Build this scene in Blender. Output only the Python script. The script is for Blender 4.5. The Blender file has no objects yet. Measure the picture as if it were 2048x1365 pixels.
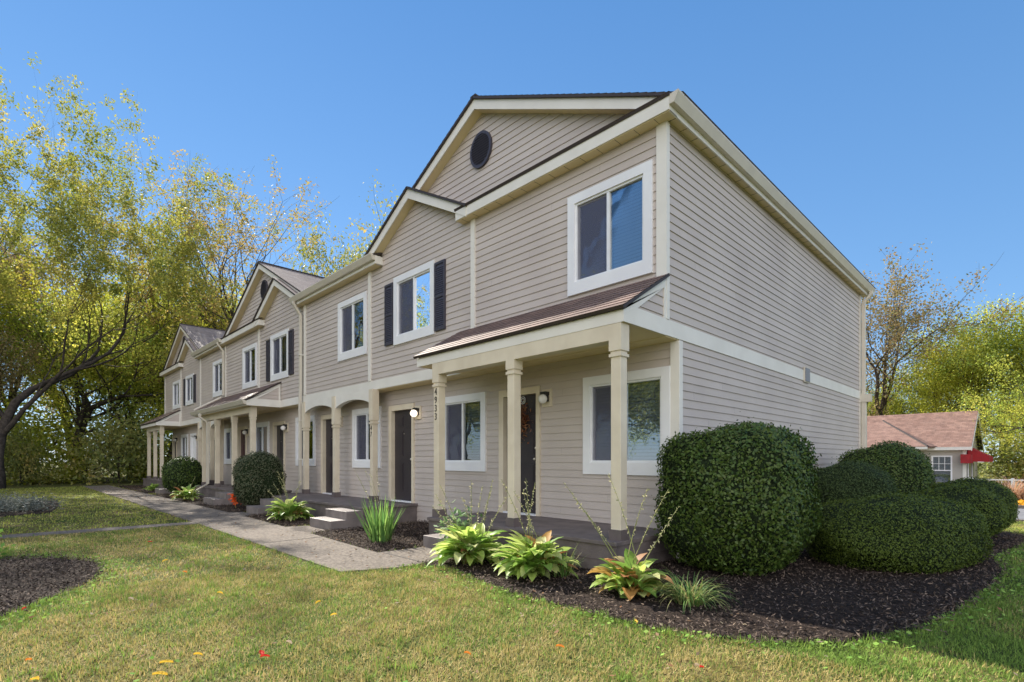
import bpy, bmesh, math, random
import numpy as np
from mathutils import Vector, Matrix
random.seed(7); np.random.seed(7)
R = math.radians
S = bpy.context.scene
# ------------------------------------------------------------------ camera
cam = bpy.data.cameras.new('camera'); camo = bpy.data.objects.new('camera', cam); S.collection.objects.link(camo)
S.camera = camo
cam.sensor_width = 36; cam.lens = 1042/2048*36; cam.shift_y = 237.5/2048; cam.clip_end = 800; cam.clip_start = .05
camo.location = (0, 0, 1.35)
camo.rotation_euler = (R(90), 0, math.atan2(.7139, .7002))      # looks towards (-.714, .700, 0)
# ------------------------------------------------------------------ light
SUN_EL, SUN_AZ = R(35), R(6)                                    # sun on the left, 7 degrees behind the facade line
sv = Vector((-math.cos(SUN_EL)*math.cos(SUN_AZ), math.cos(SUN_EL)*math.sin(SUN_AZ), math.sin(SUN_EL)))
w = bpy.data.worlds.new('World'); S.world = w; w.use_nodes = True
nt = w.node_tree; sky = nt.nodes.new('ShaderNodeTexSky'); sky.sky_type = 'NISHITA'; sky.sun_disc = False
sky.sun_elevation = SUN_EL; sky.sun_rotation = math.atan2(sv.x, sv.y)
sky.air_density = 1.0; sky.dust_density = 0.0; sky.ozone_density = 3.0
# clear deep-blue October air: the physical sky evened out with a plain blue that pales towards the horizon
_g = nt.nodes.new('ShaderNodeTexCoord'); _s = nt.nodes.new('ShaderNodeSeparateXYZ'); _r = nt.nodes.new('ShaderNodeValToRGB'); _m = nt.nodes.new('ShaderNodeMix'); _m.data_type = 'RGBA'
nt.links.new(_g.outputs['Generated'], _s.inputs[0]); nt.links.new(_s.outputs[2], _r.inputs[0])
_e = _r.color_ramp.elements; _e[0].position = 0; _e[0].color = (1.95, 3.05, 4.5, 1); _e[1].position = .75; _e[1].color = (.26, 1.12, 2.85, 1); _x = _e.new(.2); _x.color = (.80, 1.92, 3.7, 1)
_m.inputs[0].default_value = .72; nt.links.new(sky.outputs[0], _m.inputs[6]); nt.links.new(_r.outputs[0], _m.inputs[7])
# unseen bright patch added low in the street-side sky to brighten the shaded walls
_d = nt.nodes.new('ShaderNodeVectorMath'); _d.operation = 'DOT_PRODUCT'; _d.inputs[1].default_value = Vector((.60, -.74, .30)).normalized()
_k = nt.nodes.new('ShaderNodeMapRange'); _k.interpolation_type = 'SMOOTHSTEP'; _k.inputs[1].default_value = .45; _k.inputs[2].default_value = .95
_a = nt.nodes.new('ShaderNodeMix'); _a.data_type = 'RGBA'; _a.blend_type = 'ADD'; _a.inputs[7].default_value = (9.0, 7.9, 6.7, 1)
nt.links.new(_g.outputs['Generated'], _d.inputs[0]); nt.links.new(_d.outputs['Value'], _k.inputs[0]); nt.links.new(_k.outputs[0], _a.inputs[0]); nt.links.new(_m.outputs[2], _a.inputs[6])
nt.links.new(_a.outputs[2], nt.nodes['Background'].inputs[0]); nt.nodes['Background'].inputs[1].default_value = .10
sl = bpy.data.lights.new('sun', 'SUN'); sl.energy = 5.0; sl.angle = R(.5); sl.color = (1, .93, .82)
so = bpy.data.objects.new('sun', sl); S.collection.objects.link(so); so.rotation_euler = (-sv).to_track_quat('-Z', 'Y').to_euler()
S.view_settings.view_transform = 'Standard'; S.view_settings.look = 'None'; S.view_settings.gamma = 1
S.view_settings.exposure = 1.16
# ------------------------------------------------------------------ materials
MATS = {}
def nd(nt, t, **k):
    n = nt.nodes.new(t)
    for a, b in k.items(): setattr(n, a, b)
    return n
def mat(name, c, rough=.7, c2=None, scale=6., bump=0., bscale=40., spec=.5, metal=0., rnd=0., detail=5.):
    """plain procedural paint / wood / stone: noise between c and c2, optional bump"""
    if name in MATS: return MATS[name]
    m = bpy.data.materials.new(name); m.use_nodes = True; n = m.node_tree; L = n.links.new
    b = n.nodes['Principled BSDF']; b.inputs['Roughness'].default_value = rough
    b.inputs['Specular IOR Level'].default_value = spec; b.inputs['Metallic'].default_value = metal
    c2 = c2 or tuple(x*.85 for x in c)
    tc = nd(n, 'ShaderNodeTexCoord'); no = nd(n, 'ShaderNodeTexNoise'); no.inputs['Scale'].default_value = scale
    no.inputs['Detail'].default_value = detail; L(tc.outputs['Object'], no.inputs['Vector'])
    r = nd(n, 'ShaderNodeValToRGB'); r.color_ramp.elements[0].color = (*c2, 1); r.color_ramp.elements[1].color = (*c, 1)
    r.color_ramp.elements[0].position = .36; r.color_ramp.elements[1].position = .62
    L(no.outputs[0], r.inputs[0]); out = r.outputs[0]
    if rnd:
        g = nd(n, 'ShaderNodeNewGeometry'); h = nd(n, 'ShaderNodeHueSaturation')
        ma = nd(n, 'ShaderNodeMapRange'); ma.inputs[3].default_value = 1-rnd; ma.inputs[4].default_value = 1+rnd
        L(g.outputs['Random Per Island'], ma.inputs[0]); L(ma.outputs[0], h.inputs['Value']); L(out, h.inputs['Color']); out = h.outputs[0]
    L(out, b.inputs['Base Color'])
    if bump:
        n2 = nd(n, 'ShaderNodeTexNoise'); n2.inputs['Scale'].default_value = bscale; n2.inputs['Detail'].default_value = 6
        L(tc.outputs['Object'], n2.inputs['Vector']); bp = nd(n, 'ShaderNodeBump'); bp.inputs['Strength'].default_value = bump
        bp.inputs['Distance'].default_value = .02; L(n2.outputs[0], bp.inputs['Height']); L(bp.outputs[0], b.inputs['Normal'])
    MATS[name] = m; return m
def leafmat(name, cols, trans=.45, rough=.6, patch=None, pscale=.4):
    """foliage: one colour per leaf out of a ramp, light passes through"""
    if name in MATS: return MATS[name]
    m = bpy.data.materials.new(name); m.use_nodes = True; n = m.node_tree; L = n.links.new
    b = n.nodes['Principled BSDF']; b.inputs['Roughness'].default_value = rough; b.inputs['Specular IOR Level'].default_value = .3
    g = nd(n, 'ShaderNodeNewGeometry'); r = nd(n, 'ShaderNodeValToRGB'); e = r.color_ramp.elements
    r.color_ramp.interpolation = 'LINEAR'
    while len(e) < len(cols): e.new(.5)
    for i, c in enumerate(cols): e[i].position = i/(len(cols)-1); e[i].color = (*c, 1)
    src = g.outputs['Random Per Island']
    if patch is not None:
        tc = nd(n, 'ShaderNodeTexCoord'); no = nd(n, 'ShaderNodeTexNoise'); no.inputs['Scale'].default_value = pscale; no.inputs['Detail'].default_value = 4
        L(tc.outputs['Object'], no.inputs['Vector'])
        mr = nd(n, 'ShaderNodeMapRange'); mr.inputs[1].default_value = .3; mr.inputs[2].default_value = .7; L(no.outputs[0], mr.inputs[0])
        mx = nd(n, 'ShaderNodeMix'); mx.inputs[0].default_value = patch; L(src, mx.inputs[2]); L(mr.outputs[0], mx.inputs[3]); src = mx.outputs[0]
    L(src, r.inputs[0]); L(r.outputs[0], b.inputs['Base Color'])
    t = nd(n, 'ShaderNodeBsdfTranslucent'); L(r.outputs[0], t.inputs[0]); ms = nd(n, 'ShaderNodeMixShader'); ms.inputs[0].default_value = trans
    L(b.outputs[0], ms.inputs[1]); L(t.outputs[0], ms.inputs[2]); L(ms.outputs[0], n.nodes['Material Output'].inputs[0])
    MATS[name] = m; return m
def glassmat(name, tint, refl):
    m = bpy.data.materials.new(name); m.use_nodes = True; n = m.node_tree; L = n.links.new; n.nodes.remove(n.nodes['Principled BSDF'])
    g = nd(n, 'ShaderNodeBsdfGlossy'); g.inputs['Roughness'].default_value = .012; g.inputs[0].default_value = (.95, .97, 1, 1)
    tc = nd(n, 'ShaderNodeTexCoord'); no = nd(n, 'ShaderNodeTexNoise'); no.inputs['Scale'].default_value = 1.6; L(tc.outputs['Object'], no.inputs['Vector'])
    bp = nd(n, 'ShaderNodeBump'); bp.inputs['Strength'].default_value = .06; bp.inputs['Distance'].default_value = .05; L(no.outputs[0], bp.inputs['Height']); L(bp.outputs[0], g.inputs['Normal'])
    t = nd(n, 'ShaderNodeBsdfTransparent'); t.inputs[0].default_value = (*tint, 1)
    lw = nd(n, 'ShaderNodeFresnel'); lw.inputs[0].default_value = 1.5
    ma = nd(n, 'ShaderNodeMath', operation='MULTIPLY_ADD'); ma.inputs[1].default_value = 1.0; ma.inputs[2].default_value = refl; ma.use_clamp = True
    L(lw.outputs[0], ma.inputs[0]); ms = nd(n, 'ShaderNodeMixShader'); L(ma.outputs[0], ms.inputs[0]); L(t.outputs[0], ms.inputs[1]); L(g.outputs[0], ms.inputs[2])
    L(ms.outputs[0], n.nodes['Material Output'].inputs[0]); MATS[name] = m; return m
def screenmat():
    m = bpy.data.materials.new('insect_screen'); m.use_nodes = True; n = m.node_tree; L = n.links.new
    b = n.nodes['Principled BSDF']; b.inputs['Base Color'].default_value = (.10, .10, .145, 1); b.inputs['Roughness'].default_value = .8
    tc = nd(n, 'ShaderNodeTexCoord'); no = nd(n, 'ShaderNodeTexNoise'); no.inputs['Scale'].default_value = 2.2; L(tc.outputs['Object'], no.inputs['Vector'])
    t = nd(n, 'ShaderNodeBsdfTransparent'); ms = nd(n, 'ShaderNodeMixShader')
    mr = nd(n, 'ShaderNodeMapRange'); mr.inputs[3].default_value = .5; mr.inputs[4].default_value = .72; L(no.outputs[0], mr.inputs[0])
    L(mr.outputs[0], ms.inputs[0]); L(t.outputs[0], ms.inputs[1]); L(b.outputs[0], ms.inputs[2]); L(ms.outputs[0], n.nodes['Material Output'].inputs[0])
    return m
def shinglemat(name, ca, cb, cm):
    m = bpy.data.materials.new(name); m.use_nodes = True; n = m.node_tree; L = n.links.new; b = n.nodes['Principled BSDF']; b.inputs['Roughness'].default_value = .62
    b.inputs['Specular IOR Level'].default_value = .45
    uv = nd(n, 'ShaderNodeUVMap'); br = nd(n, 'ShaderNodeTexBrick'); br.inputs['Scale'].default_value = 1; br.inputs['Brick Width'].default_value = .31
    br.inputs['Row Height'].default_value = .14; br.inputs['Mortar Size'].default_value = .006; br.inputs['Mortar Smooth'].default_value = .3; br.offset = .37; br.inputs['Bias'].default_value = -.1
    br.inputs['Color1'].default_value = (*ca, 1); br.inputs['Color2'].default_value = (*cb, 1); br.inputs['Mortar'].default_value = (*cm, 1); L(uv.outputs[0], br.inputs['Vector'])
    no = nd(n, 'ShaderNodeTexNoise'); no.inputs['Scale'].default_value = 3; no.inputs['Detail'].default_value = 8; L(uv.outputs[0], no.inputs['Vector'])
    mx = nd(n, 'ShaderNodeMix', data_type='RGBA', blend_type='OVERLAY'); mx.inputs[0].default_value = .55; L(br.outputs[0], mx.inputs[6]); L(no.outputs[0], mx.inputs[7]); L(mx.outputs[2], b.inputs['Base Color'])
    n2 = nd(n, 'ShaderNodeTexNoise'); n2.inputs['Scale'].default_value = 120; L(uv.outputs[0], n2.inputs['Vector'])
    bp = nd(n, 'ShaderNodeBump'); bp.inputs['Strength'].default_value = .5; bp.inputs['Distance'].default_value = .006; L(n2.outputs[0], bp.inputs['Height']); L(bp.outputs[0], b.inputs['Normal'])
    MATS[name] = m; return m
M_siding = mat('vinyl_siding', (.53, .468, .418), .55, (.475, .415, .370), .8, .08, 60, .35, rnd=.035)
M_trim = mat('cream_trim_paint', (.74, .71, .64), .5, (.69, .66, .59), 2.5, .05, 30, .4)
M_soffit = mat('cream_soffit', (.74, .62, .38), .6, (.70, .58, .35), 2.5, .05, 30, .4)
M_col = mat('tan_column_paint', (.68, .60, .46), .5, (.61, .53, .40), 3, .06, 30, .4)
M_white = mat('white_window_paint', (.80, .80, .80), .4, (.74, .74, .75), 2, .03, 30)
M_vinyl = mat('white_vinyl_frame', (.78, .79, .80), .35, (.72, .73, .74))
M_dark = mat('plum_door_paint', (.038, .030, .034), .42, (.030, .024, .028), 3, .08, 60)
M_red = mat('maroon_door_paint', (.07, .024, .030), .42, (.05, .018, .024), 3, .08, 60)
M_shut = mat('navy_shutter_vinyl', (.050, .044, .060), .5, (.042, .037, .052))
M_deck = mat('mauve_porch_paint', (.18, .148, .138), .62, (.115, .095, .09), 3.5, .25, 40)
M_deckd = mat('dark_plinth_paint', (.14, .11, .105), .6, (.11, .09, .085), 5, .15, 60)
M_metal = mat('dark_lamp_metal', (.02, .02, .02), .4)
M_brass = mat('brushed_knob_metal', (.6, .56, .48), .3, metal=.9)
M_num = mat('black_number_metal', (.02, .02, .02), .5)
M_blind = None
M_gutter = mat('cream_gutter_aluminium', (.62, .57, .47), .35, (.57, .52, .43), 3)
M_edge = mat('dark_drip_edge', (.045, .032, .028), .6)
M_conc = mat('concrete_walk', (.24, .205, .17), .92, (.13, .112, .094), 26, .8, 110, .2, detail=14)
M_asph = mat('road_asphalt', (.20, .20, .21), .9, (.15, .15, .155), 4, .4, 90, .2)
M_soil = mat('mulch_soil', (.045, .032, .025), .95, (.018, .013, .010), 22, 1.0, 60, .1, detail=10)
M_chip = leafmat('mulch_chips', [(.022, .015, .012), (.05, .036, .028), (.085, .06, .046), (.13, .095, .072), (.22, .165, .12)], 0, .95)
M_bark = mat('tree_bark', (.085, .068, .055), .9, (.045, .037, .03), 9, .8, 30, .1)
M_stem = mat('shrub_stem_bark', (.05, .04, .03), .9, (.03, .025, .02), 20, .5, 60)
M_globe = mat('opal_lamp_glass', (.85, .83, .80), .25, (.8, .78, .75))
M_roofA = shinglemat('brown_shingles', (.135, .085, .070), (.215, .140, .115), (.04, .028, .024))
M_roofM = shinglemat('lit_taupe_shingles', (.23, .18, .155), (.33, .27, .235), (.10, .075, .065))  # brighter copy of the shingles for the upper roofs, light put into the colour
M_roofB = shinglemat('pinkish_brown_shingles', (.20, .115, .085), (.27, .165, .125), (.10, .06, .05))
M_glass = glassmat('window_glass', (.80, .84, .86), .13)
M_screen = screenmat()
def blindmat():
    m = bpy.data.materials.new('window_blind'); m.use_nodes = True; n = m.node_tree; L = n.links.new; b = n.nodes['Principled BSDF']; b.inputs['Roughness'].default_value = .6
    tc = nd(n, 'ShaderNodeTexCoord'); wv = nd(n, 'ShaderNodeTexWave', bands_direction='Z', wave_profile='SAW'); wv.inputs['Scale'].default_value = 6.3
    L(tc.outputs['Object'], wv.inputs['Vector']); r = nd(n, 'ShaderNodeValToRGB'); r.color_ramp.elements[0].color = (.09, .10, .11, 1); r.color_ramp.elements[1].color = (.26, .28, .30, 1); r.color_ramp.elements[1].position = .35
    L(wv.outputs[0], r.inputs[0]); L(r.outputs[0], b.inputs['Base Color']); return m
M_blind = blindmat()
M_room = mat('dim_room_plaster', (.10, .10, .11), .9)
# ------------------------------------------------------------------ object helpers
C = S.collection
def tag(o, label=None, cat=None, group=None, kind=None):
    for k, v in (('label', label), ('category', cat), ('group', group), ('kind', kind)):
        if v: o[k] = v
    return o
def thing(name, label, cat, loc=(0, 0, 0), group=None, rz=0):
    o = bpy.data.objects.new(name, None); C.objects.link(o); o.location = loc; o.rotation_euler.z = rz; o.empty_display_size = .3
    return tag(o, label, cat, group)
def mesh(name, V, F, m, parent=None, uv=None, smooth=False, world=True):
    me = bpy.data.meshes.new(name)
    if isinstance(V, np.ndarray) and isinstance(F, np.ndarray):
        nv, nf, k = len(V), len(F), F.shape[1]
        me.vertices.add(nv); me.vertices.foreach_set('co', V.astype(np.float32).ravel())
        me.loops.add(nf*k); me.loops.foreach_set('vertex_index', F.astype(np.int32).ravel())
        me.polygons.add(nf); me.polygons.foreach_set('loop_start', np.arange(0, nf*k, k, dtype=np.int32)); me.update(calc_edges=True)
    else:
        me.from_pydata([tuple(v) for v in V], [], F); me.update()
    for mm in (m if isinstance(m, (list, tuple)) else [m]): me.materials.append(mm)
    if uv is not None:
        ul = me.uv_layers.new(name='UVMap'); ul.data.foreach_set('uv', np.array(uv, np.float32).ravel())
    if smooth: me.polygons.foreach_set('use_smooth', [True]*len(me.polygons))
    o = bpy.data.objects.new(name, me); C.objects.link(o)
    if parent:
        o.parent = parent
        if world and parent.type == 'EMPTY': o.matrix_parent_inverse = Matrix.Translation(-Vector(parent.location))
    return o
class MB:
    def __init__(s): s.v = []; s.f = []; s.uv = []; s.mi = []
    def quad(s, *p, uv=None, mi=0):
        i = len(s.v); s.v += [tuple(q) for q in p]; s.f.append(tuple(range(i, i+len(p)))); s.uv += list(uv) if uv else [(0, 0)]*len(p); s.mi.append(mi)
    def box(s, x0, x1, y0, y1, z0, z1, mi=0):
        P = [(x0, y0, z0), (x1, y0, z0), (x1, y1, z0), (x0, y1, z0), (x0, y0, z1), (x1, y0, z1), (x1, y1, z1), (x0, y1, z1)]
        for q in ((0, 3, 2, 1), (4, 5, 6, 7), (0, 1, 5, 4), (1, 2, 6, 5), (2, 3, 7, 6), (3, 0, 4, 7)): s.quad(*[P[k] for k in q], mi=mi)
        return s
    def prism(s, poly, axis, a, b, mi=0):
        """poly: 2-D outline in the two other axes, extruded along axis from a to b"""
        def P(p, t): l = list(p); l.insert('xyz'.index(axis), t); return tuple(l)
        n = len(poly); s.quad(*[P(p, a) for p in poly], mi=mi); s.quad(*[P(p, b) for p in reversed(poly)], mi=mi)
        for i in range(n): s.quad(P(poly[i], a), P(poly[i], b), P(poly[(i+1) % n], b), P(poly[(i+1) % n], a), mi=mi)
        return s
    def tube(s, pts, rad, n=8, cap=True, mi=0):
        pts = [Vector(p) for p in pts]; rad = rad if isinstance(rad, (list, tuple)) else [rad]*len(pts); rings = []
        for i, p in enumerate(pts):
            d = (pts[min(i+1, len(pts)-1)]-pts[max(i-1, 0)]).normalized(); a = d.orthogonal().normalized() if abs(d.z) > .99 else d.cross(Vector((0, 0, 1))).normalized(); b = d.cross(a)
            rings.append([p+(a*math.cos(2*math.pi*k/n)+b*math.sin(2*math.pi*k/n))*rad[i] for k in range(n)])
        for r0, r1 in zip(rings, rings[1:]):
            for k in range(n): s.quad(r0[k], r0[(k+1) % n], r1[(k+1) % n], r1[k], mi=mi)
        if cap: s.quad(*rings[0], mi=mi); s.quad(*reversed(rings[-1]), mi=mi)
        return s
    def rectpipe(s, pts, wx, wy):
        """rectangular downspout swept along pts (mostly vertical)"""
        rings = []
        for p in pts: x, y, z = p; rings.append([(x-wx, y-wy, z), (x+wx, y-wy, z), (x+wx, y+wy, z), (x-wx, y+wy, z)])
        for r0, r1 in zip(rings, rings[1:]):
            for k in range(4): s.quad(r0[k], r0[(k+1) % 4], r1[(k+1) % 4], r1[k])
        s.quad(*rings[0]); s.quad(*rings[-1]); return s
    def build(s, name, m, parent=None, bevel=0, smooth=False, merge=False):
        o = mesh(name, s.v, s.f, m, parent, uv=s.uv, smooth=smooth)
        if any(s.mi): o.data.polygons.foreach_set('material_index', s.mi)
        bm = bmesh.new(); bm.from_mesh(o.data)
        if bevel or merge: bmesh.ops.remove_doubles(bm, verts=bm.verts, dist=1e-5)
        bmesh.ops.recalc_face_normals(bm, faces=bm.faces); bm.to_mesh(o.data); bm.free()
        if bevel:
            b = o.modifiers.new('bevel', 'BEVEL'); b.width = bevel; b.segments = 2; b.limit_method = 'ANGLE'
        return o
def B(name, m, parent, *boxes, bevel=0):
    b = MB()
    for q in boxes: b.box(*q)
    return b.build(name, m, parent, bevel=bevel)
def sphere(name, c, r, m, parent, sz=1.0):
    bm = bmesh.new(); bmesh.ops.create_uvsphere(bm, u_segments=20, v_segments=12, radius=r)
    V = [(v.co.x+c[0], v.co.y+c[1], v.co.z*sz+c[2]) for v in bm.verts]; F = [[q.index for q in f.verts] for f in bm.faces]; bm.free()
    return mesh(name, V, F, m, parent, smooth=True)
# ------------------------------------------------------------------ terrain
def sm(a, b, x): t = np.clip((x-a)/(b-a), 0, 1); return t*t*(3-2*t)
def gz(x, y):
    x = np.asarray(x, float); y = np.asarray(y, float)
    return -.62*sm(8, 26, y)*sm(-9, -3, x) + .0*x
def ground():
    a = np.concatenate([[-400, -200, -120, -80, -60], np.arange(-48, 14, .5), [16, 20, 30, 50, 90, 200, 400]])
    b = np.concatenate([[-400, -200, -100, -60, -40, -30, -22, -16, -12], np.arange(-8, 46, .5), [50, 60, 80, 120, 200, 400]])
    X, Y = np.meshgrid(a, b); Z = gz(X, Y); V = np.stack([X, Y, Z], -1).reshape(-1, 3); nx = len(a)
    i = np.arange(len(b)-1)[:, None]*nx+np.arange(nx-1)[None]; F = np.stack([i, i+1, i+nx+1, i+nx], -1).reshape(-1, 4)
    m = bpy.data.materials.new('lawn_turf'); m.use_nodes = True; n = m.node_tree; L = n.links.new; bs = n.nodes['Principled BSDF']; bs.inputs['Roughness'].default_value = .95; bs.inputs['Specular IOR Level'].default_value = .1
    tc = nd(n, 'ShaderNodeTexCoord'); n1 = nd(n, 'ShaderNodeTexNoise'); n1.inputs['Scale'].default_value = 1.1; n1.inputs['Detail'].default_value = 6
    n2 = nd(n, 'ShaderNodeTexNoise'); n2.inputs['Scale'].default_value = 38; n2.inputs['Detail'].default_value = 8
    L(tc.outputs['Object'], n1.inputs['Vector']); L(tc.outputs['Object'], n2.inputs['Vector'])
    r1 = nd(n, 'ShaderNodeValToRGB'); r1.color_ramp.elements[0].color = (.085, .115, .028, 1); r1.color_ramp.elements[1].color = (.19, .155, .062, 1); r1.color_ramp.elements[0].position = .4; r1.color_ramp.elements[1].position = .62
    r2 = nd(n, 'ShaderNodeValToRGB'); r2.color_ramp.elements[0].color = (.35, .35, .35, 1); r2.color_ramp.elements[1].color = (1.3, 1.3, 1.3, 1); r2.color_ramp.elements[0].position = .3; r2.color_ramp.elements[1].position = .7
    L(n1.outputs[0], r1.inputs[0]); L(n2.outputs[0], r2.inputs[0]); mx = nd(n, 'ShaderNodeMix', data_type='RGBA', blend_type='MULTIPLY'); mx.inputs[0].default_value = 1
    L(r1.outputs[0], mx.inputs[6]); L(r2.outputs[0], mx.inputs[7]); L(mx.outputs[2], bs.inputs['Base Color'])
    bp = nd(n, 'ShaderNodeBump'); bp.inputs['Strength'].default_value = .9; bp.inputs['Distance'].default_value = .04; L(n2.outputs[0], bp.inputs['Height']); L(bp.outputs[0], bs.inputs['Normal'])
    tag(mesh('ground', V, F, m), kind='structure')
ground()
def drape(name, poly, m, dz, thick=0, cell=.5, bumpy=0):
    """a sheet cut to the terrain grid and laid dz above it, with a skirt down the edge"""
    bm = bmesh.new(); vs = [bm.verts.new((x, y, 0)) for x, y in poly]; bm.faces.new(vs)
    xs = [p[0] for p in poly]; ys = [p[1] for p in poly]
    for ax, lo, hi in ((0, min(xs), max(xs)), (1, min(ys), max(ys))):
        t = math.ceil(lo/cell)*cell
        while t < hi:
            no = (1, 0, 0) if ax == 0 else (0, 1, 0); co = (t, 0, 0) if ax == 0 else (0, t, 0)
            bmesh.ops.bisect_plane(bm, geom=bm.verts[:]+bm.edges[:]+bm.faces[:], plane_co=co, plane_no=no); t += cell
    edge = [e for e in bm.edges if len(e.link_faces) == 1]; ev = {v for e in edge for v in e.verts}
    for v in bm.verts:
        inner = 0 if v in ev else 1
        v.co.z = float(gz(v.co.x, v.co.y))+dz+(bumpy*inner*(.6+.4*math.sin(v.co.x*3.1)*math.cos(v.co.y*2.3)))
    ex = bmesh.ops.extrude_edge_only(bm, edges=edge)
    for g in ex['geom']:
        if isinstance(g, bmesh.types.BMVert): g.co.z -= dz+.03
    bmesh.ops.triangulate(bm, faces=[f for f in bm.faces if len(f.verts) > 4]); bmesh.ops.recalc_face_normals(bm, faces=bm.faces)
    me = bpy.data.meshes.new(name); bm.to_mesh(me); bm.free(); me.materials.append(m)
    o = bpy.data.objects.new(name, me); C.objects.link(o); return tag(o, kind='structure')
PATH = [(-34, 2.95), (-12.9, 2.95), (-11.3, 2.92), (-5.85, 2.88), (-5.6, 3.5), (-5.56, 4.62), (-6.62, 4.62), (-6.68, 3.85), (-9.3, 4.0), (-9.42, 4.44), (-10.4, 4.42), (-10.5, 4.02), (-13.2, 4.1), (-13.25, 4.4), (-14.3, 4.4), (-14.35, 4.1), (-24.2, 4.1), (-34, 4.0)]
CROSS = [(-12.35, 2.945), (-12.82, 2.945), (-12.95, -2), (-13.2, -9), (-12.7, -9), (-12.45, -2)]
BEDR = [(-5.555, 3.72), (-5.2, 3.98), (-4.6, 3.85), (-3.95, 3.68), (-3.3, 3.66), (-2.7, 3.70), (-2.2, 3.72), (-1.83, 3.80), (-1.45, 4.02), (-1.02, 4.40), (-.72, 5.1), (-.55, 6.0), (-.42, 7.2), (-.34, 8.6), (-.5, 9.9), (-.28, 12), (-.2, 14.2), (-.6, 15.4), (-2, 16), (-3.4, 16), (-3.4, 6.6), (-5.555, 6.6)]
BEDC = [(-6.7, 3.86), (-9.29, 4.01), (-9.4, 4.46), (-9.4, 6.6), (-6.6, 6.6), (-6.64, 4.63)]
BEDD = [(-10.52, 4.03), (-13.18, 4.11), (-13.2, 4.42), (-13.2, 5.4), (-10.5, 5.4)]
BEDE = [(-14.37, 4.11), (-24.0, 4.11), (-24.1, 6), (-14.4, 6)]
BEDL = [(-9.9, -.1), (-9.4, .55), (-8.7, .88), (-7.9, .86), (-7.2, .62), (-6.6, .25), (-6.1, -.1), (-5.7, -.7), (-5.6, -1.6), (-6.2, -3), (-8, -3.6), (-9.8, -3), (-10.4, -1.6)]
BEDF = [(-22.5, 1.3), (-20.0, 1.2), (-17.6, .9), (-17.2, .1), (-17.6, -1.5), (-21, -2.5), (-24, -1), (-24, .5)]
BEDH = [(-24.9, 4.11), (-33.5, 4.2), (-33.5, 6), (-24.9, 6)]
drape('walkway', PATH, M_conc, .022); drape('walkway', CROSS, M_conc, .018)
for bd in (BEDR, BEDC, BEDD, BEDE, BEDL, BEDF, BEDH): drape('mulch_bed', bd, M_soil, .012, bumpy=.03 if bd in (BEDR, BEDL) else .01)
drape('road', [(-30, 22.6), (30, 22.6), (30, 29.2), (-30, 29.2)], M_asph, .012)
B('road_kerb', M_conc, None, (-30, 30, 29.2, 29.4, -.75, -.48))['kind'] = 'structure'
B('road_kerb', M_conc, None, (-30, 30, 22.42, 22.6, -.75, -.50))['kind'] = 'structure'
# saw-cut joints of the walk: shallow dark grooves as thin sheets
jm = mat('joint_grit', (.10, .09, .08), .95)
jb = MB()
for x in (-8.7, -11.2, -13.6, -16.1, -18.6): jb.box(x-.006, x+.006, 2.97, 3.98, .02, .0262)
for y in (3.9,): jb.box(-6.6, -5.65, y-.006, y+.006, .02, .0262)
tag(jb.build('walkway_joints', jm), kind='structure')
# ------------------------------------------------------------------ townhouse row
YU, YL, XC, XE = 6.15, 6.487, -3.425, -32.25
YB = 16.37
ZB0, ZB1 = 2.96, 3.168            # band board
ZS = 5.72                          # soffit
ZE = 5.93                          # eave top
H = thing('townhouse_row', 'long two storey row of taupe sided townhouses with front gables and porches', 'building', (-18, 6.3, 0))
def siding(name, org, ux, ny, u0, u1, z0, z1, openings=(), clip=None, e=.119, zref=0.0):
    """horizontal clapboards: org + ux*u, boards lean out along ny; openings are (u0,u1,z0,z1); clip(z)->(ua,ub)"""
    b = MB(); org = Vector(org); ux = Vector(ux); ny = Vector(ny)
    def P(u, z, o): return org+ux*u+ny*o+Vector((0, 0, z))
    k = math.floor((z0-zref)/e)
    while zref+k*e < z1-1e-6:
        rb, rt = zref+k*e, zref+(k+1)*e; cuts = {max(rb, z0), min(rt, z1)}
        for q in openings:
            for z in q[2:4]:
                if max(rb, z0) < z < min(rt, z1): cuts.add(z)
        cuts = sorted(cuts)
        for za, zb in zip(cuts, cuts[1:]):
            iv = [(u0, u1)]
            for q in openings:
                if q[2] < (za+zb)/2 < q[3]:
                    nv = []
                    for a, c in iv:
                        if q[1] <= a or q[0] >= c: nv.append((a, c))
                        else:
                            if q[0] > a: nv.append((a, q[0]))
                            if q[1] < c: nv.append((q[1], c))
                    iv = nv
            oa = .0135*(1-(za-rb)/e)+.002; ob = .0135*(1-(zb-rb)/e)+.002
            jv = []
            for a, c in iv:            # boards are butted every 3.66 m, the joints staggered row by row
                t = a-((a+k*1.37) % 3.66)+3.66
                while not clip and t < c-.3:
                    if t > a+.3: jv.append((a, t-.0015)); a = t
                    t += 3.66
                jv.append((a, c))
            for a, c in jv:
                if clip:
                    a0, c0 = clip(za); a1, c1 = clip(zb); a0, c0, a1, c1 = max(a, a0), min(c, c0), max(a, a1), min(c, c1)
                    if c0 <= a0: continue
                    if c1 <= a1: a1 = c1 = (a1+c1)/2
                else: a0 = a1 = a; c0 = c1 = c
                b.quad(P(a0, za, oa), P(c0, za, oa), P(c1, zb, ob), P(a1, zb, ob))
                if abs(za-rb) < 1e-6 or za == z0: b.quad(P(a0, za, oa), P(a0, za, 0), P(c0, za, 0), P(c0, za, oa))
        k += 1
    return mesh(name, b.v, b.f, M_siding, H)
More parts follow.
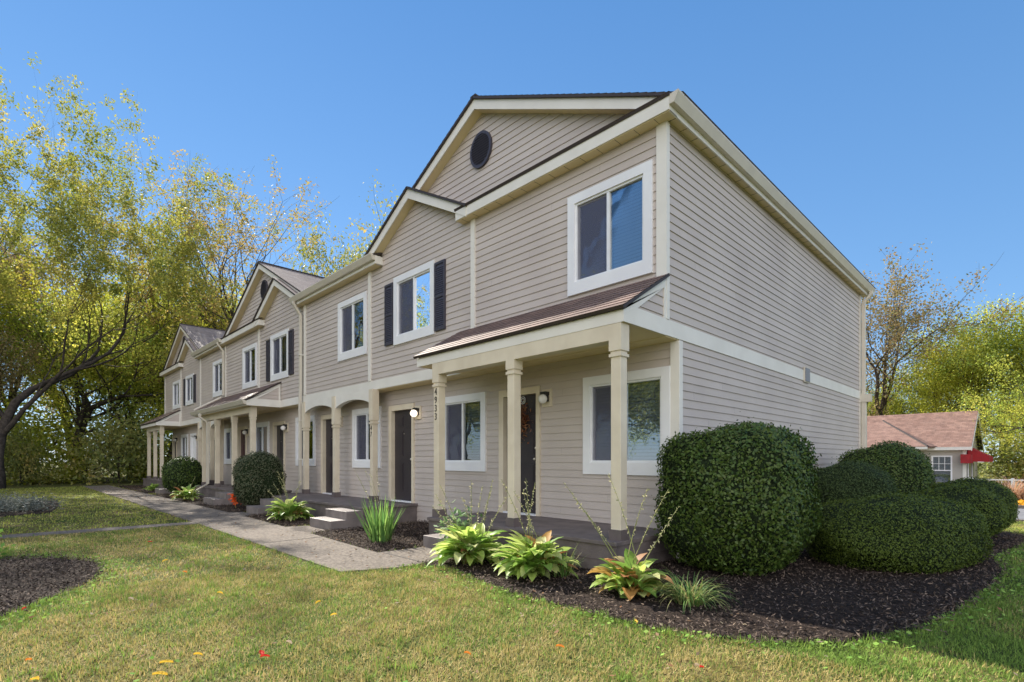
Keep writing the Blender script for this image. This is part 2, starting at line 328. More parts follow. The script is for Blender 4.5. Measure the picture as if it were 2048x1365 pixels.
def roof(name, e0, e1, t1, t0, m=None, parent=None, th=.035, lip=True, course=.14):
    """shingled plane from the eave e0-e1 up to t0-t1, in stepped courses, on a deck of thickness th"""
    m = m or (M_roofM if 'main' in name or 'small' in name else M_roofA); parent = parent or H; b = MB(); e0, e1, t1, t0 = map(Vector, (e0, e1, t1, t0)); n = (e1-e0).cross(t0-e0).normalized()
    if n.z < 0: n = -n
    Ls = max((t0-e0).length, (t1-e1).length); k = max(1, round(Ls/course)); W = (e1-e0).normalized()
    for i in range(k):
        a, c = i/k, (i+1)/k; p0, p1, q1, q0 = e0.lerp(t0, a), e1.lerp(t1, a), e1.lerp(t1, c), e0.lerp(t0, c)
        uv = [((p-e0).dot(W), (a if j < 2 else c)*k*.14) for j, p in enumerate((p0, p1, q1, q0))]
        b.quad(p0+n*.010, p1+n*.010, q1+n*.002, q0+n*.002, uv=uv)
        b.quad(p0, p1, p1+n*.010, p0+n*.010, uv=[(uv[0][0], uv[0][1]+.02), (uv[1][0], uv[1][1]+.02)]*2, mi=0)
    d = n*th
    b.quad(e0-d, e1-d, t1-d, t0-d, mi=1); b.quad(e0-d, e1-d, e1+n*.009, e0+n*.009, mi=1); b.quad(e0-d, t0-d, t0, e0, mi=1); b.quad(e1-d, t1-d, t1, e1, mi=1); b.quad(t0-d, t1-d, t1, t0, mi=1)
    o = mesh(name, b.v, b.f, [m, M_edge], parent, uv=b.uv); o.data.polygons.foreach_set('material_index', b.mi); return o
# --- openings
CAS = .13
UPW = [(-5.03, -3.60, 3.815, 5.30, 0), (-9.92, -8.44, 3.84, 5.305, 1), (-12.55, -11.11, 3.84, 5.305, 0), (-17.19, -15.75, 3.83, 5.265, 1), (-19.88, -18.46, 3.84, 5.28, 0), (-23.5, -22.15, 3.86, 5.27, 0), (-27.86, -26.5, 3.85, 5.2, 1), (-30.4, -29.0, 3.85, 5.2, 0)]
LOW = [(-5.00, -3.53, 1.13, 2.62, 0), (-8.69, -7.29, 1.13, 2.62, 0), (-12.44, -11.06, 1.15, 2.63, 0), (-16.05, -14.68, 1.17, 2.635, 0), (-19.72, -18.31, 1.17, 2.65, 0), (-23.2, -21.83, 1.18, 2.60, 0), (-26.75, -25.4, 1.2, 2.6, 0), (-30.3, -28.98, 1.2, 2.6, 0)]
DOOR = [(-6.80, -6.00, 'd'), (-10.56, -9.74, 'd'), (-14.16, -13.36, 'd'), (-17.82, -17.02, 'd'), (-21.45, -20.66, 'r'), (-24.95, -24.15, 'd'), (-28.43, -27.63, 'w'), (-32.05, -31.35, 'd')]
DZ0, DZ1 = .43, 2.475
def inner(q): return (q[0]+CAS-.01, q[1]-CAS+.01, q[2]+.17, q[3]-CAS+.01)
ufo = [inner(q) for q in UPW]; lfo = [inner(q) for q in LOW]+[(d[0]-.02, d[1]+.02, -.2, DZ1+.02) for d in DOOR]
siding('upper_front_siding', (0, YU, 0), (1, 0, 0), (0, -1, 0), XE, XC, ZB1-.01, ZS+.02, ufo)
siding('lower_front_siding', (0, YL, 0), (1, 0, 0), (0, -1, 0), XE, XC, -.05, ZB0+.02, lfo)
siding('side_siding', (XC, 0, 0), (0, 1, 0), (1, 0, 0), YU, YB, ZB1-.01, ZS+.06, e=.1145)
siding('side_siding', (XC, 0, 0), (0, 1, 0), (1, 0, 0), YL, YB, -.7, ZB0+.01, e=.1145)
siding('end_siding', (XE, 0, 0), (0, 1, 0), (-1, 0, 0), YU, YB, 2.9, ZS+.06); siding('end_siding', (XE, 0, 0), (0, 1, 0), (-1, 0, 0), YL, YB, -.1, 2.9)
B('rear_wall', M_siding, H, (XE, XC-.02, YB-.06, YB-.01, -.75, ZE))
# interior back partition keeps rooms dim and closed
B('inner_partition', M_room, H, (XE+.05, XC-.05, YL+2.4, YL+2.5, 0, 5.7), (XE+.05, XC-.05, YL+.03, YL+2.4, 2.86, 2.94))
# --- band board, corner boards, bay trims
B('band_board', M_trim, H, (XE, XC+.022, YU-.024, YU, ZB0, ZB1), (XC, XC+.022, YU, YB, ZB0, ZB1))
B('overhang_soffit', M_soffit, H, (XE, XC, YU, YL, ZB0-.012, ZB0+.005))
for x0, x1 in ((XC-.12, XC+.03),): B('corner_board', M_trim, H, (x0, x1, YU-.03, YU+.05, ZB1+.002, ZS))
B('corner_board', M_trim, H, (XC-.105, XC+.028, YL-.03, YL+.07, 0, ZB0-.014), bevel=.003)
B('corner_board', M_trim, H, (XC-.01, XC+.03, YB-.1, YB+.02, -.7, ZS))
B('corner_board', M_trim, H, (XE-.02, XE+.1, YU-.03, YU+.05, ZB1+.002, ZS))
for x in (-7.26, -10.98, -14.60, -18.28, -21.9, -25.4, -28.8):
    B('bay_trim', M_trim, H, (x-.055, x+.055, YU-.036, YU, ZB1+.002, ZS+(.02 if x in (-7.26, -10.98) else 0)))
# --- windows
def window(q, Y, shut, k):
    x0, x1, z0, z1 = q[:4]; c = CAS; b0 = .18
    wn = B('window', M_white, H, (x0, x1, Y-.045, Y+.01, z1-c, z1), (x0, x1, Y-.045, Y+.01, z0, z0+b0), (x0, x0+c, Y-.0445, Y+.01, z0+b0, z1-c), (x1-c, x1, Y-.0445, Y+.01, z0+b0, z1-c))
    if k < 0: wn['label'] = 'white framed sliding window'
    a0, a1, h0, h1 = x0+c, x1-c, z0+b0, z1-c; xm = (a0+a1)/2; f = .03
    B('sash_frame', M_vinyl, wn, (a0, a1, Y-.02, Y+.08, h1-f, h1), (a0, a1, Y-.02, Y+.08, h0, h0+f), (a0, a0+f, Y-.0195, Y+.08, h0+f, h1-f), (a1-f, a1, Y-.0195, Y+.08, h0+f, h1-f), (xm-.022, xm+.022, Y-.016, Y+.06, h0+f, h1-f),
      (a0+f, a0+f+.025, Y+.012, Y+.05, h0+f, h1-f), (a0+f, xm-.022, Y+.0125, Y+.05, h1-f-.02, h1-f))
    sc = MB(); sc.quad((a0+f, Y+.006, h0+f), (xm-.02, Y+.006, h0+f), (xm-.02, Y+.006, h1-f), (a0+f, Y+.006, h1-f)); sc.build('insect_screen', M_screen, wn)
    for p0, p1, yy in ((a0+f, xm-.02, Y+.03), (xm+.02, a1-f, Y+.014)):
        B('pane', M_glass, wn, (p0, p1, yy, yy+.004, h0+f, h1-f))
    B('blind', M_blind, wn, (a0+.01, a1-.01, Y+.10, Y+.108, h0+.03, h1))
    # head flashing above the casing
    if shut:
        for sx in (x0-.36, x1+.03):
            b = MB(); b.box(sx, sx+.33, Y-.035, Y-.012, z0+.04, z1-.08); 
            for i in range(2):
                za = z0+.09+i*(z1-z0-.2)/2; zb = za+(z1-z0-.2)/2-.06
                b.box(sx+.035, sx+.295, Y-.042, Y-.0351, za, zb) if False else None
                n = 14
                for j in range(n):
                    zz = za+(zb-za)*j/n; b.prism([(Y-.0345, zz), (Y-.05, zz+.004), (Y-.036, zz+(zb-za)/n)], 'x', sx+.04, sx+.29)
            for bx in ((sx, sx+.04), (sx+.29, sx+.33)): b.box(bx[0], bx[1], Y-.052, Y-.0352, z0+.04, z1-.08)
            for bz in (z0+.04, (z0+z1)/2-.05, z1-.13): b.box(sx+.0401, sx+.2899, Y-.0525, Y-.0353, bz, bz+.05)
            b.build('shutter', M_shut, H)
for i, q in enumerate(UPW): window(q, YU, q[4], i)
for i, q in enumerate(LOW): window(q, YL, q[4], i)
# --- doors and wall lamps
for i, (x0, x1, k) in enumerate(DOOR):
    m = {'d': M_dark, 'r': M_red, 'w': M_white}[k]; mt = M_trim if k != 'w' else M_white; c = .12
    B('door_casing', mt if k == 'w' else M_col, H, (x0-c, x0, YL-.04, YL+.12, DZ0-.03, DZ1+c), (x1, x1+.085, YL-.04, YL+.12, DZ0-.03, DZ1+c), (x0, x1, YL-.0395, YL+.12, DZ1, DZ1+c-.001))
    b = MB(); b.box(x0, x1, YL+.055, YL+.10, DZ0, DZ1); w_ = x1-x0
    for px in (x0+.11, x0+w_/2+.045):
        for za, zb in ((DZ0+.22, DZ0+.85), (DZ0+1.0, DZ0+1.58), (DZ0+1.68, DZ1-.13)):
            pw = w_/2-.155; b.box(px, px+pw, YL+.048, YL+.0552, za, zb); b.box(px+.03, px+pw-.03, YL+.040, YL+.0482, za+.03, zb-.03)
    lb = {'r': 'maroon panelled door', 'w': 'white panelled storm door'}.get(k)
    d = b.build('door', m, H); 
    if lb: d['label'] = lb
    sphere('door_knob', (x1-.07, YL+.005, DZ0+.93), .028, M_brass, d); sphere('deadbolt', (x1-.07, YL+.035, DZ0+1.12), .024, M_brass, d)
    B('threshold', M_vinyl, d, (x0, x1, YL-.05, YL+.05, DZ0-.03, DZ0-.002)); B('peephole', M_brass, d, (x0+w_/2-.01, x0+w_/2+.01, YL+.036, YL+.05, DZ0+1.5, DZ0+1.52))
    if k != 'w' or True:
        lx = x1+.24; lz = 2.37
        lp = B('wall_lamp', M_metal, H, (lx-.06, lx+.06, YL-.13, YL-.035, lz+.045, lz+.10), (lx-.05, lx+.05, YL-.07, YL-.036, lz-.06, lz+.045))
        B('lamp_board', M_col, lp, (lx-.105, lx+.105, YL-.035, YL+.0, lz-.14, lz+.15))
        if k != 'w': sphere('lamp_globe', (lx-.0, YL-.135, lz-.02), .078, MATS['opal_lamp_glass'], lp)
# lit globe by the second door
gm = bpy.data.materials.new('lit_opal_globe'); gm.use_nodes = True; gb = gm.node_tree.nodes['Principled BSDF']; gb.inputs['Base Color'].default_value = (.85, .82, .76, 1); gb.inputs['Emission Color'].default_value = (1, .82, .6, 1); gb.inputs['Emission Strength'].default_value = .8
for o in bpy.data.objects:
    if o.name.startswith('lamp_globe') and abs(sum(v.co.x for v in o.data.vertices)/len(o.data.vertices)+9.5) < .1: o.data.materials[0] = gm; o['label'] = 'lit lamp globe'
# --- eaves: soffits, fascias, gutters, pent roofs, gables
YF = 5.95
def soffit(x0, x1): B('eave_soffit', M_soffit, H, (x0, x1, YF+.02, YU, ZS, ZS+.012))
def pent(x0, x1, endr, endl):
    """pent eave under a big gable: fascia, soffit and a strip of shingles up to the gable wall"""
    soffit(x0, x1); B('eave_fascia', M_trim, H, (x0, x1, YF, YF+.02, ZS+.01, ZE-.02))
    for xe, s in ((x0, 1), (x1, -1)):
        B('eave_return', M_trim, H, (min(xe, xe+s*.02), max(xe, xe+s*.02), YF+.0205, YU, ZS-.002, ZE-.03))
    roof('pent_roof', (x0-.01, YF-.025, ZE-.005), (x1+.01, YF-.025, ZE-.005), (x1+.01, 6.31, ZE+.17), (x0-.01, 6.31, ZE+.17))
def gutter(x0, x1, y=YF, z=ZE, nm='gutter'):
    b = MB(); pr = [(y, z-.01), (y, z-.13), (y-.07, z-.13), (y-.09, z-.09), (y-.125, z-.02), (y-.125, z), (y-.11, z), (y-.11, z-.02), (y-.078, z-.085), (y-.06, z-.118), (y-.012, z-.118), (y-.012, z-.01)]
    b.prism(pr, 'x', x0, x1); b.quad(*[(x0+.002, p[0], p[1]) for p in pr[:6]]); b.quad(*[(x1-.002, p[0], p[1]) for p in pr[:6]])
    return b.build(nm, M_gutter, H)
def big_gable(x0, x1, px, zp, flip):
    """front gable: siding triangle, rake boards, rake soffits and the two roof planes running to the back"""
    YG = 6.30; YR = 6.10; s0 = (zp-ZE)/(px-x0); s1 = (zp-ZE)/(x1-px)
    clip = lambda z: (px-(zp-.12-z)/s0, px+(zp-.12-z)/s1)
    siding('gable_siding', (0, YG, 0), (1, 0, 0), (0, -1, 0), x0, x1, ZE, zp-.12, clip=clip)
    for xa, sg in ((x0, 1), (x1, -1)):
        s = s0 if sg > 0 else s1
        B_ = MB(); t = .155; xb = xa
        B_.prism([(xb, ZE+.0-.02), (px, zp-.04), (px, zp-.04-t*1.12), (xb+sg*t/s*1.12, ZE-.02)], 'y', YR, YR+.022); B_.build('rake_board', M_trim, H)
        so_ = MB(); so_.quad((xb+sg*.32, YR+.02, ZE-.02+.32*s-.155), (px, YR+.02, zp-.04-t*1.05), (px, YG, zp-.04-t*1.05), (xb+sg*.32, YG, ZE-.02+.32*s-.155)); so_.build('rake_soffit', M_soffit, H)
        if sg > 0: roof('main_roof', (xa, YB+.3, ZE-.0), (xa, YR-.04, ZE-.0), (px, YR-.04, zp), (px, YB+.3, zp), course=.14)
        else: roof('main_roof', (xa, YR-.04, ZE-.0), (xa, YB+.3, ZE-.0), (px, YB+.3, zp), (px, YR-.04, zp), course=.14)
    B('ridge_cap', M_edge, H, (px-.07, px+.07, YR-.03, YB+.28, zp-.012, zp+.022))
    # round louvred vent
    vz = zp-.88; b = MB(); n = 32; r = .29; ring = [(px+r*math.cos(2*math.pi*i/n), vz+r*1.12*math.sin(2*math.pi*i/n)) for i in range(n)]
    rin = [(px+(r-.045)*math.cos(2*math.pi*i/n), vz+(r-.045)*1.12*math.sin(2*math.pi*i/n)) for i in range(n)]
    for i in range(n):
        j = (i+1) % n; A = lambda p, y: (p[0], y, p[1])
        b.quad(A(ring[i], YG-.055), A(ring[j], YG-.055), A(rin[j], YG-.055), A(rin[i], YG-.055)); b.quad(A(ring[i], YG-.055), A(ring[j], YG-.055), A(ring[j], YG), A(ring[i], YG)); b.quad(A(rin[i], YG-.055), A(rin[j], YG-.055), A(rin[j], YG-.02), A(rin[i], YG-.02))
    b.quad(*[(p[0], YG-.040, p[1]) for p in rin])
    vt = b.build('gable_vent', M_shut, H); lv = MB(); k = -.27
    while k < .26:
        hw = math.sqrt(max(0, .245**2-(k/1.12)**2)); lv.prism([(YG-.058, vz+k), (YG-.0405, vz+k+.026), (YG-.0405, vz+k+.034), (YG-.060, vz+k+.008)], 'x', px-hw, px+hw) if hw > .03 else None; k += .045
    lv.build('louvres', M_shut, vt)
def small_gable(px, hw, zp):
    """lower gable over the shuttered bay, flush with the upper wall"""
    s = (zp-ZE)/hw; YR = YF-.01
    siding('gable_siding', (0, YU, 0), (1, 0, 0), (0, -1, 0), px-hw, px+hw, ZS+.02, zp-.1, clip=lambda z: (px-(zp-.1-z)/s, px+(zp-.1-z)/s))
    for sg in (-1, 1):
        xa = px+sg*hw; t = .17; b = MB()
        b.prism([(xa, ZE-.03), (px, zp-.04), (px, zp-.04-t*1.12), (xa-sg*.0, ZE-.03-t*1.12)], 'y', YR, YR+.022); b.build('rake_board', M_trim, H)
        q = MB(); q.quad((xa, YR+.02, ZE-.03-t), (px, YR+.02, zp-.04-t), (px, YU, zp-.04-t), (xa, YU, ZE-.03-t)); q.build('rake_soffit', M_soffit, H)
        Yb = 9.6
        if sg < 0: roof('small_gable_roof', (xa-.03, Yb, ZE-.02), (xa-.03, YR-.04, ZE-.02), (px, YR-.04, zp), (px, Yb, zp))
        else: roof('small_gable_roof', (xa+.03, YR-.04, ZE-.02), (xa+.03, Yb, ZE-.02), (px, Yb, zp), (px, YR-.04, zp))
ZP = 7.90
big_gable(-11.3, -3.14, -7.2, ZP, 0); big_gable(-22.2, -14.35, -18.2, ZP, 1); big_gable(-32.6, -25.0, -28.8, 7.82, 1)
small_gable(-9.1, 1.86, 6.93); small_gable(-16.42, 1.83, 6.90); small_gable(-27.1, 1.8, 6.86)
pent(-7.55, XC+.155, 1, 1); pent(-21.75, -17.8, 1, 1); pent(-32.5, -28.4, 1, 1)
# gutter bays
for x0, x1, ga, gb2 in ((-14.98, -10.42, -15.15, -10.38), (-25.75, -21.75, -25.85, -21.75)):
    soffit(x0, x1); B('eave_fascia', M_trim, H, (x0, x1, YF, YF+.02, ZS+.01, ZE-.02)); gutter(x0-.02, x1)
    B('eave_return', M_trim, H, (x1-.02, x1, YF+.0205, YU, ZS-.002, ZE-.02)); B('eave_return', M_trim, H, (x0, x0+.02, YF+.0205, YU, ZS-.002, ZE-.02))
    roof('main_roof', (x0, YF-.05, ZE), (x1, YF-.05, ZE), (x1, 11.2, 7.78), (x0, 11.2, 7.78)); roof('main_roof', (x1+.4, YB+.3, ZE), (x0-.4, YB+.3, ZE), (x0-.4, 11.2, 7.78), (x1+.4, 11.2, 7.78))
# side eave with gutter along the end wall
B('eave_soffit', M_soffit, H, (XC, XC+.135, YU+.001, YB+.3, ZS+.03, ZS+.042)); B('eave_fascia', M_trim, H, (XC+.135, XC+.155, YU+.001, YB+.3, ZS-.0, ZE-.01))
b = MB(); gx = XC+.155; z = ZE; pr = [(gx, z-.02), (gx, z-.14), (gx+.07, z-.14), (gx+.09, z-.1), (gx+.125, z-.03), (gx+.125, z-.008), (gx+.11, z-.008), (gx+.11, z-.03), (gx+.078, z-.095), (gx+.06, z-.128), (gx+.012, z-.128), (gx+.012, z-.02)]
V = [(p[0], YF, p[1]) for p in pr]; V2 = [(p[0], YB+.35, p[1]) for p in pr]
for i in range(len(pr)): b.quad(V[i], V2[i], V2[(i+1) % len(pr)], V[(i+1) % len(pr)])
b.quad(*[(p[0], YF+.001, p[1]) for p in pr[:6]]); b.quad(*[(p[0], YB+.349, p[1]) for p in pr[:6]])
b.build('gutter', M_gutter, H)
# soffit panel joints
jb = MB(); y = YF+.25
while y < YB+.2: jb.box(XC+.003, XC+.133, y, y+.006, ZS+.026, ZS+.03); y += .3
x = -7.4
while x < -3.4: jb.box(x, x+.005, YF+.03, YU-.01, ZS-.0035, ZS); x += .3
jb.build('soffit_joints', mat('joint_grime', (.2, .17, .12), .8), H)
# --- downspouts
def dsp(pts, wx=.045, wy=.035, elbow=True):
    return MB().rectpipe(pts, wx, wy).build('downspout', M_gutter, H, bevel=.006)
dsp([(-14.78, YF-.07, ZE-.12), (-14.78, YF-.07, ZE-.19), (-14.74, YU-.09, ZE-.5), (-14.74, YU-.09, 3.4), (-14.74, YU-.1, ZB1), (-14.74, YU-.1, .62), (-14.84, YU-.24, .44), (-14.86, YU-.28, .42)])
B('downspout_strap', M_trim, H, (-14.80, -14.68, YU-.15, YU-.02, 4.3, 4.33), (-14.80, -14.68, YU-.15, YU-.02, 2.45, 2.48), (-14.80, -14.68, YU-.15, YU-.02, 1.35, 1.38))
dsp([(-21.98, YF-.07, ZE-.12), (-21.98, YF-.07, ZE-.19), (-21.93, YU-.09, ZE-.45), (-21.93, YU-.09, 3.80)])
dsp([(XC+.24, YB+.06, ZE-.12), (XC+.24, YB+.06, ZE-.2), (XC+.09, YB-.02, ZE-.42), (XC+.09, YB-.02, ZE-.6), (XC+.09, YB-.02, 2.96)], .04, .05)
dsp([(XC+.10, YB-.02, 2.9), (XC+.10, YB-.02, -.4)], .05, .06); B('rain_head', M_gutter, H, (XC+.03, XC+.26, YB-.1, YB+.06, 2.88, 3.08))
dsp([(-20.9, 5.02, 2.98), (-20.9, 5.02, 2.86), (-20.82, 5.25, 2.66), (-20.82, 5.25, .5), (-20.95, 4.95, .28), (-21.1, 4.7, .1)], .045, .04)
# roof leader lying on the far porch roof
MB().tube([(-22.4, 5.2, 3.22), (-21.95, 6.0, 3.72)], .04, 8).build('downspout', M_gutter, H)
# --- columns
def column(x, y, top=2.95, hs=.068, base=True, num=None):
    c = MB(); hb = .086
    c.box(x-hs, x+hs, y-hs, y+hs, .52, 2.62); o = c.build('column', M_col, H, bevel=.004)
    B('capital', M_col, o, (x-hb, x+hb, y-hb, y+hb, 2.635, top), (x-hs-.002, x+hs+.002, y-hs-.002, y+hs+.002, 2.6, 2.6349), (x-hb, x+hb, y-hb, y+hb, 2.565, 2.60))
    B('plinth', M_deckd, o, (x-hb, x+hb, y-hb, y+hb, .40, .525))
    if num:
        for i, ch in enumerate(num):
            cu = bpy.data.curves.new('t', 'FONT'); cu.body = ch; cu.size = .16; cu.extrude = .004; cu.align_x = 'CENTER'; t = bpy.data.objects.new('t', cu); C.objects.link(t)
            bpy.context.view_layer.update(); me = bpy.data.meshes.new_from_object(t.evaluated_get(bpy.context.evaluated_depsgraph_get())); bpy.data.objects.remove(t)
            V = [(v.co.x*.8+x-.005, y-hs-.004-v.co.z, v.co.y+2.43-i*.138) for v in me.vertices]; F = [list(p.vertices) for p in me.polygons]; bpy.data.meshes.remove(me)
            mesh('house_number', V, F, M_num, o)['label'] = 'digit '+ch
    return o
# porch builder: roof, beam, side gables, columns, deck
def porch(x0, x1, cols, yc, deck, right_wall=None, nums={}, gut=False):
    YP = 5.145; YE = 5.09; zt = 3.755; sl = (zt-3.125)/(YU-YE)
    roof('porch_roof', (x0-.03, YE, 3.125), (x1+.03, YE, 3.125), (x1+.03, YU-.003, zt), (x0-.03, YU-.003, zt))
    B('porch_fascia', M_trim, H, (x0+.0225, x1-.0225, YP, YP+.022, ZB0-.005, 3.10))
    B('porch_soffit', M_soffit, H, (x0+.02, x1-.02, YP+.023, YU, ZB0-.004, ZB0+.004))
    B('porch_beam', M_col, H, (cols[0]-.084, cols[-1]+.084, yc-.084, yc+.084, 2.765, ZB0-.006))
    if gut: gutter(x0, x1, YP, 3.12)
    for xe, sg in ((x0, -1), (x1, 1)):
        a, c = sorted((xe-sg*.022, xe+sg*.0)); ee = .002*sg
        g = MB()
        g.prism([(YP, ZB0-.004), (YU-.027, ZB0-.004), (YU-.027, ZB1-.001), (YP+.1, ZB1-.001), (YP, 3.09)], 'x', a, c)            # level trim
        g.prism([(YP, 3.0905), (YP+.1, ZB1-.0005), (YP+.3, ZB1-.0005), (YU-.08, zt-.04-.155), (YU-.08, zt-.075)], 'x', a, c)              # rake trim
        g.prism([(YU-.0795, ZB1), (YU-.027, ZB1), (YU-.027, zt-.04), (YU-.0795, zt-.07)], 'x', a, c)
        g.build('porch_gable_trim', M_trim, H)
        siding('porch_gable_siding', (xe-sg*.022, 0, 0), (0, 1, 0), (sg, 0, 0), YP+.28, YU-.08, ZB1, zt-.2, clip=lambda z: (YP+.30+(z-ZB1)/((zt-.195-ZB1)/(YU-.08-YP-.3)), YU-.08), e=.1145)
    for x in cols: column(x, yc, num=nums.get(x))
    for dk in deck:
        xa, xb, ya, yb = dk
        B('porch_deck', M_deck, H, (xa-.02, xb+.02, ya-.03, yb, .35, .40), bevel=.006); B('deck_skirt', M_deck, H, (xa, xb, ya, yb, -.02, .3495))
        sk = MB(); sk.box(xa-.004, xb+.004, ya-.006, ya-.0005, .165, .175); sk.box(xb+.0005, xb+.006, ya, yb-.05, .165, .175); sk.build('skirt_groove', M_deckd, H)
porch(-7.60, XC+.024, [-7.07, -5.295, -3.525], 5.235, [(-7.12, XC-.02, 5.06, YL-.005)], nums={-7.07: '4933'})
porch(-22.3, -16.38, [-21.9, -20.3, -18.42, -16.68], 5.42, [(-22.0, -16.4, 5.15, YL-.005)], gut=True)
porch(-32.6, -28.85, [-32.1, -30.6, -29.15], 5.42, [(-32.3, -28.9, 5.2, YL-.005)])
# soffit lamp of the near porch
B('porch_ceiling_light', M_vinyl, H, (-7.15, -6.55, 5.75, 5.86, ZB0-.05, ZB0-.013), bevel=.01)
# arcades between the gables
def arcade(xs, Y, nums={}):
    n = 16
    for a, c in zip(xs, xs[1:]):
        b = MB(); a2, c2 = a+.07, c-.07; top = ZB0-.002; zs, rise = 2.645, .15
        pts = [(a2+(c2-a2)*i/n, zs+rise*math.sin(math.pi*i/n)**.75) for i in range(n+1)]
        for (xa, za), (xb, zb) in zip(pts, pts[1:]):
            for y in (Y, Y+.12): b.quad((xa, y, za), (xb, y, zb), (xb, y, top), (xa, y, top))
            b.quad((xa, Y, za), (xb, Y, zb), (xb, Y+.12, zb), (xa, Y+.12, za))
        b.build('porch_arch', M_trim, H)
    for i, x in enumerate(xs):
        last = i == len(xs)-1; hb = .084; hs = .064; y = Y+.06
        c = MB(); c.box(x-hs, x+hs, y-hs, y+hs, .52, 2.2); o = c.build('column', M_col, H, bevel=.004)
        B('capital', M_col, o, (x-hb, x+hb, y-hb, y+hb, 2.245, ZB0-.001), (x-hs-.002, x+hs+.002, y-hs-.002, y+hs+.002, 2.21, 2.2449), (x-hb, x+hb, y-hb, y+hb, 2.17, 2.209)); B('plinth', M_deckd, o, (x-hb, x+hb, y-hb, y+hb, .40, .525))
        if x in nums:
            for j, ch in enumerate(nums[x]):
                cu = bpy.data.curves.new('t', 'FONT'); cu.body = ch; cu.size = .16; cu.extrude = .004; cu.align_x = 'CENTER'; t = bpy.data.objects.new('t', cu); C.objects.link(t)
                bpy.context.view_layer.update(); me = bpy.data.meshes.new_from_object(t.evaluated_get(bpy.context.evaluated_depsgraph_get())); bpy.data.objects.remove(t)
                V = [(v.co.x*.8+x-.005, y-hs-.004-v.co.z, v.co.y+2.02-j*.138) for v in me.vertices]; F = [list(p.vertices) for p in me.polygons]; bpy.data.meshes.remove(me)
                mesh('house_number', V, F, M_num, o)['label'] = 'digit '+ch
arcade([-14.46, -12.62, -10.74], YU-.11, nums={-10.74: '47'}); arcade([-25.3, -23.6, -22.35], YU-.11)
B('porch_deck', M_deck, H, (-15.0, -9.52, 5.12, YL-.005, .35, .40), bevel=.006); B('deck_skirt', M_deck, H, (-14.96, -9.56, 5.16, YL-.006, -.02, .3495))
B('porch_deck', M_deck, H, (-25.6, -23.4, 5.12, YL-.005, .35, .40), bevel=.006); B('deck_skirt', M_deck, H, (-25.56, -23.44, 5.16, YL-.006, -.02, .3495))
M_step = mat('taupe_step_paint', (.23, .195, .18), .55, (.16, .135, .125), 4, .2, 40)
for x0, x1, yf in ((-6.64, -5.6, 5.03), (-10.28, -9.34, 5.09), (-14.05, -13.2, 5.09), (-18.0, -16.9, 5.1), (-24.95, -24.1, 5.09)):
    B('step', M_step, H, (x0, x1, yf-.42 if yf < 5.05 else yf-.68, yf, 0.0, .195), bevel=.006)
    if x0 != -6.64: B('step', M_step, H, (x0+.02, x1-.02, yf-.2 if yf < 5.05 else yf-.36, yf-.0, .1955, .352), bevel=.006)
# services on the end wall
g = B('dryer_vent', M_gutter, H, (XC+.023, XC+.045, 11.62, 11.93, 2.93, 3.24)); B('vent_cover', mat('grey_grille', (.28, .28, .30), .5, (.16, .16, .18), 60), g, (XC+.0455, XC+.06, 11.64, 11.91, 2.95, 3.22))
# small plate with a white ring above the wreath, and the wreath
rg = MB(); cx, cz = -6.38, 2.39
for r_ in (.062, .034): rg.tube([(cx+r_*math.cos(a), YL+.034, cz+r_*math.sin(a)) for a in [2*math.pi*i/24 for i in range(25)]], .007, 5, cap=False)
rg.build('door_ring_plate', M_vinyl, H)
def leafquads(P, size, up=.0, aspect=.55, spread=1., nrm=None, jit=.5):
    """one bent leaf (2 quads folded along the midrib -> 1 quad here) per point"""
    n = len(P); d = np.random.normal(size=(n, 3)); 
    if nrm is not None: d = nrm+d*jit
    d /= np.linalg.norm(d, axis=1)[:, None]
    a = np.random.normal(size=(n, 3)); a[:, 2] -= up; t = np.cross(d, a); t /= np.linalg.norm(t, axis=1)[:, None]+1e-9; bt = np.cross(d, t)
    s = size*(.6+.8*np.random.rand(n, 1))
    V = np.stack([P, P+t*s*.5+bt*s*aspect*.5, P+t*s, P+t*s*.5-bt*s*aspect*.5], 1).reshape(-1, 3)
    F = np.arange(4*n).reshape(-1, 4); return V, F
P = np.array([(-6.38+random.gauss(0, .10), YL+.02-random.random()*.05, 2.05+random.gauss(0, .15)) for _ in range(420)])
V, F = leafquads(P, .09, aspect=.22)
wr = mesh('door_wreath', V, F, leafmat('dried_autumn_grass', [(.09, .02, .012), (.22, .07, .03), (.30, .15, .07), (.12, .05, .03)], .2)); tag(wr, 'rust coloured dried wreath hanging on the nearest dark door', 'wreath')
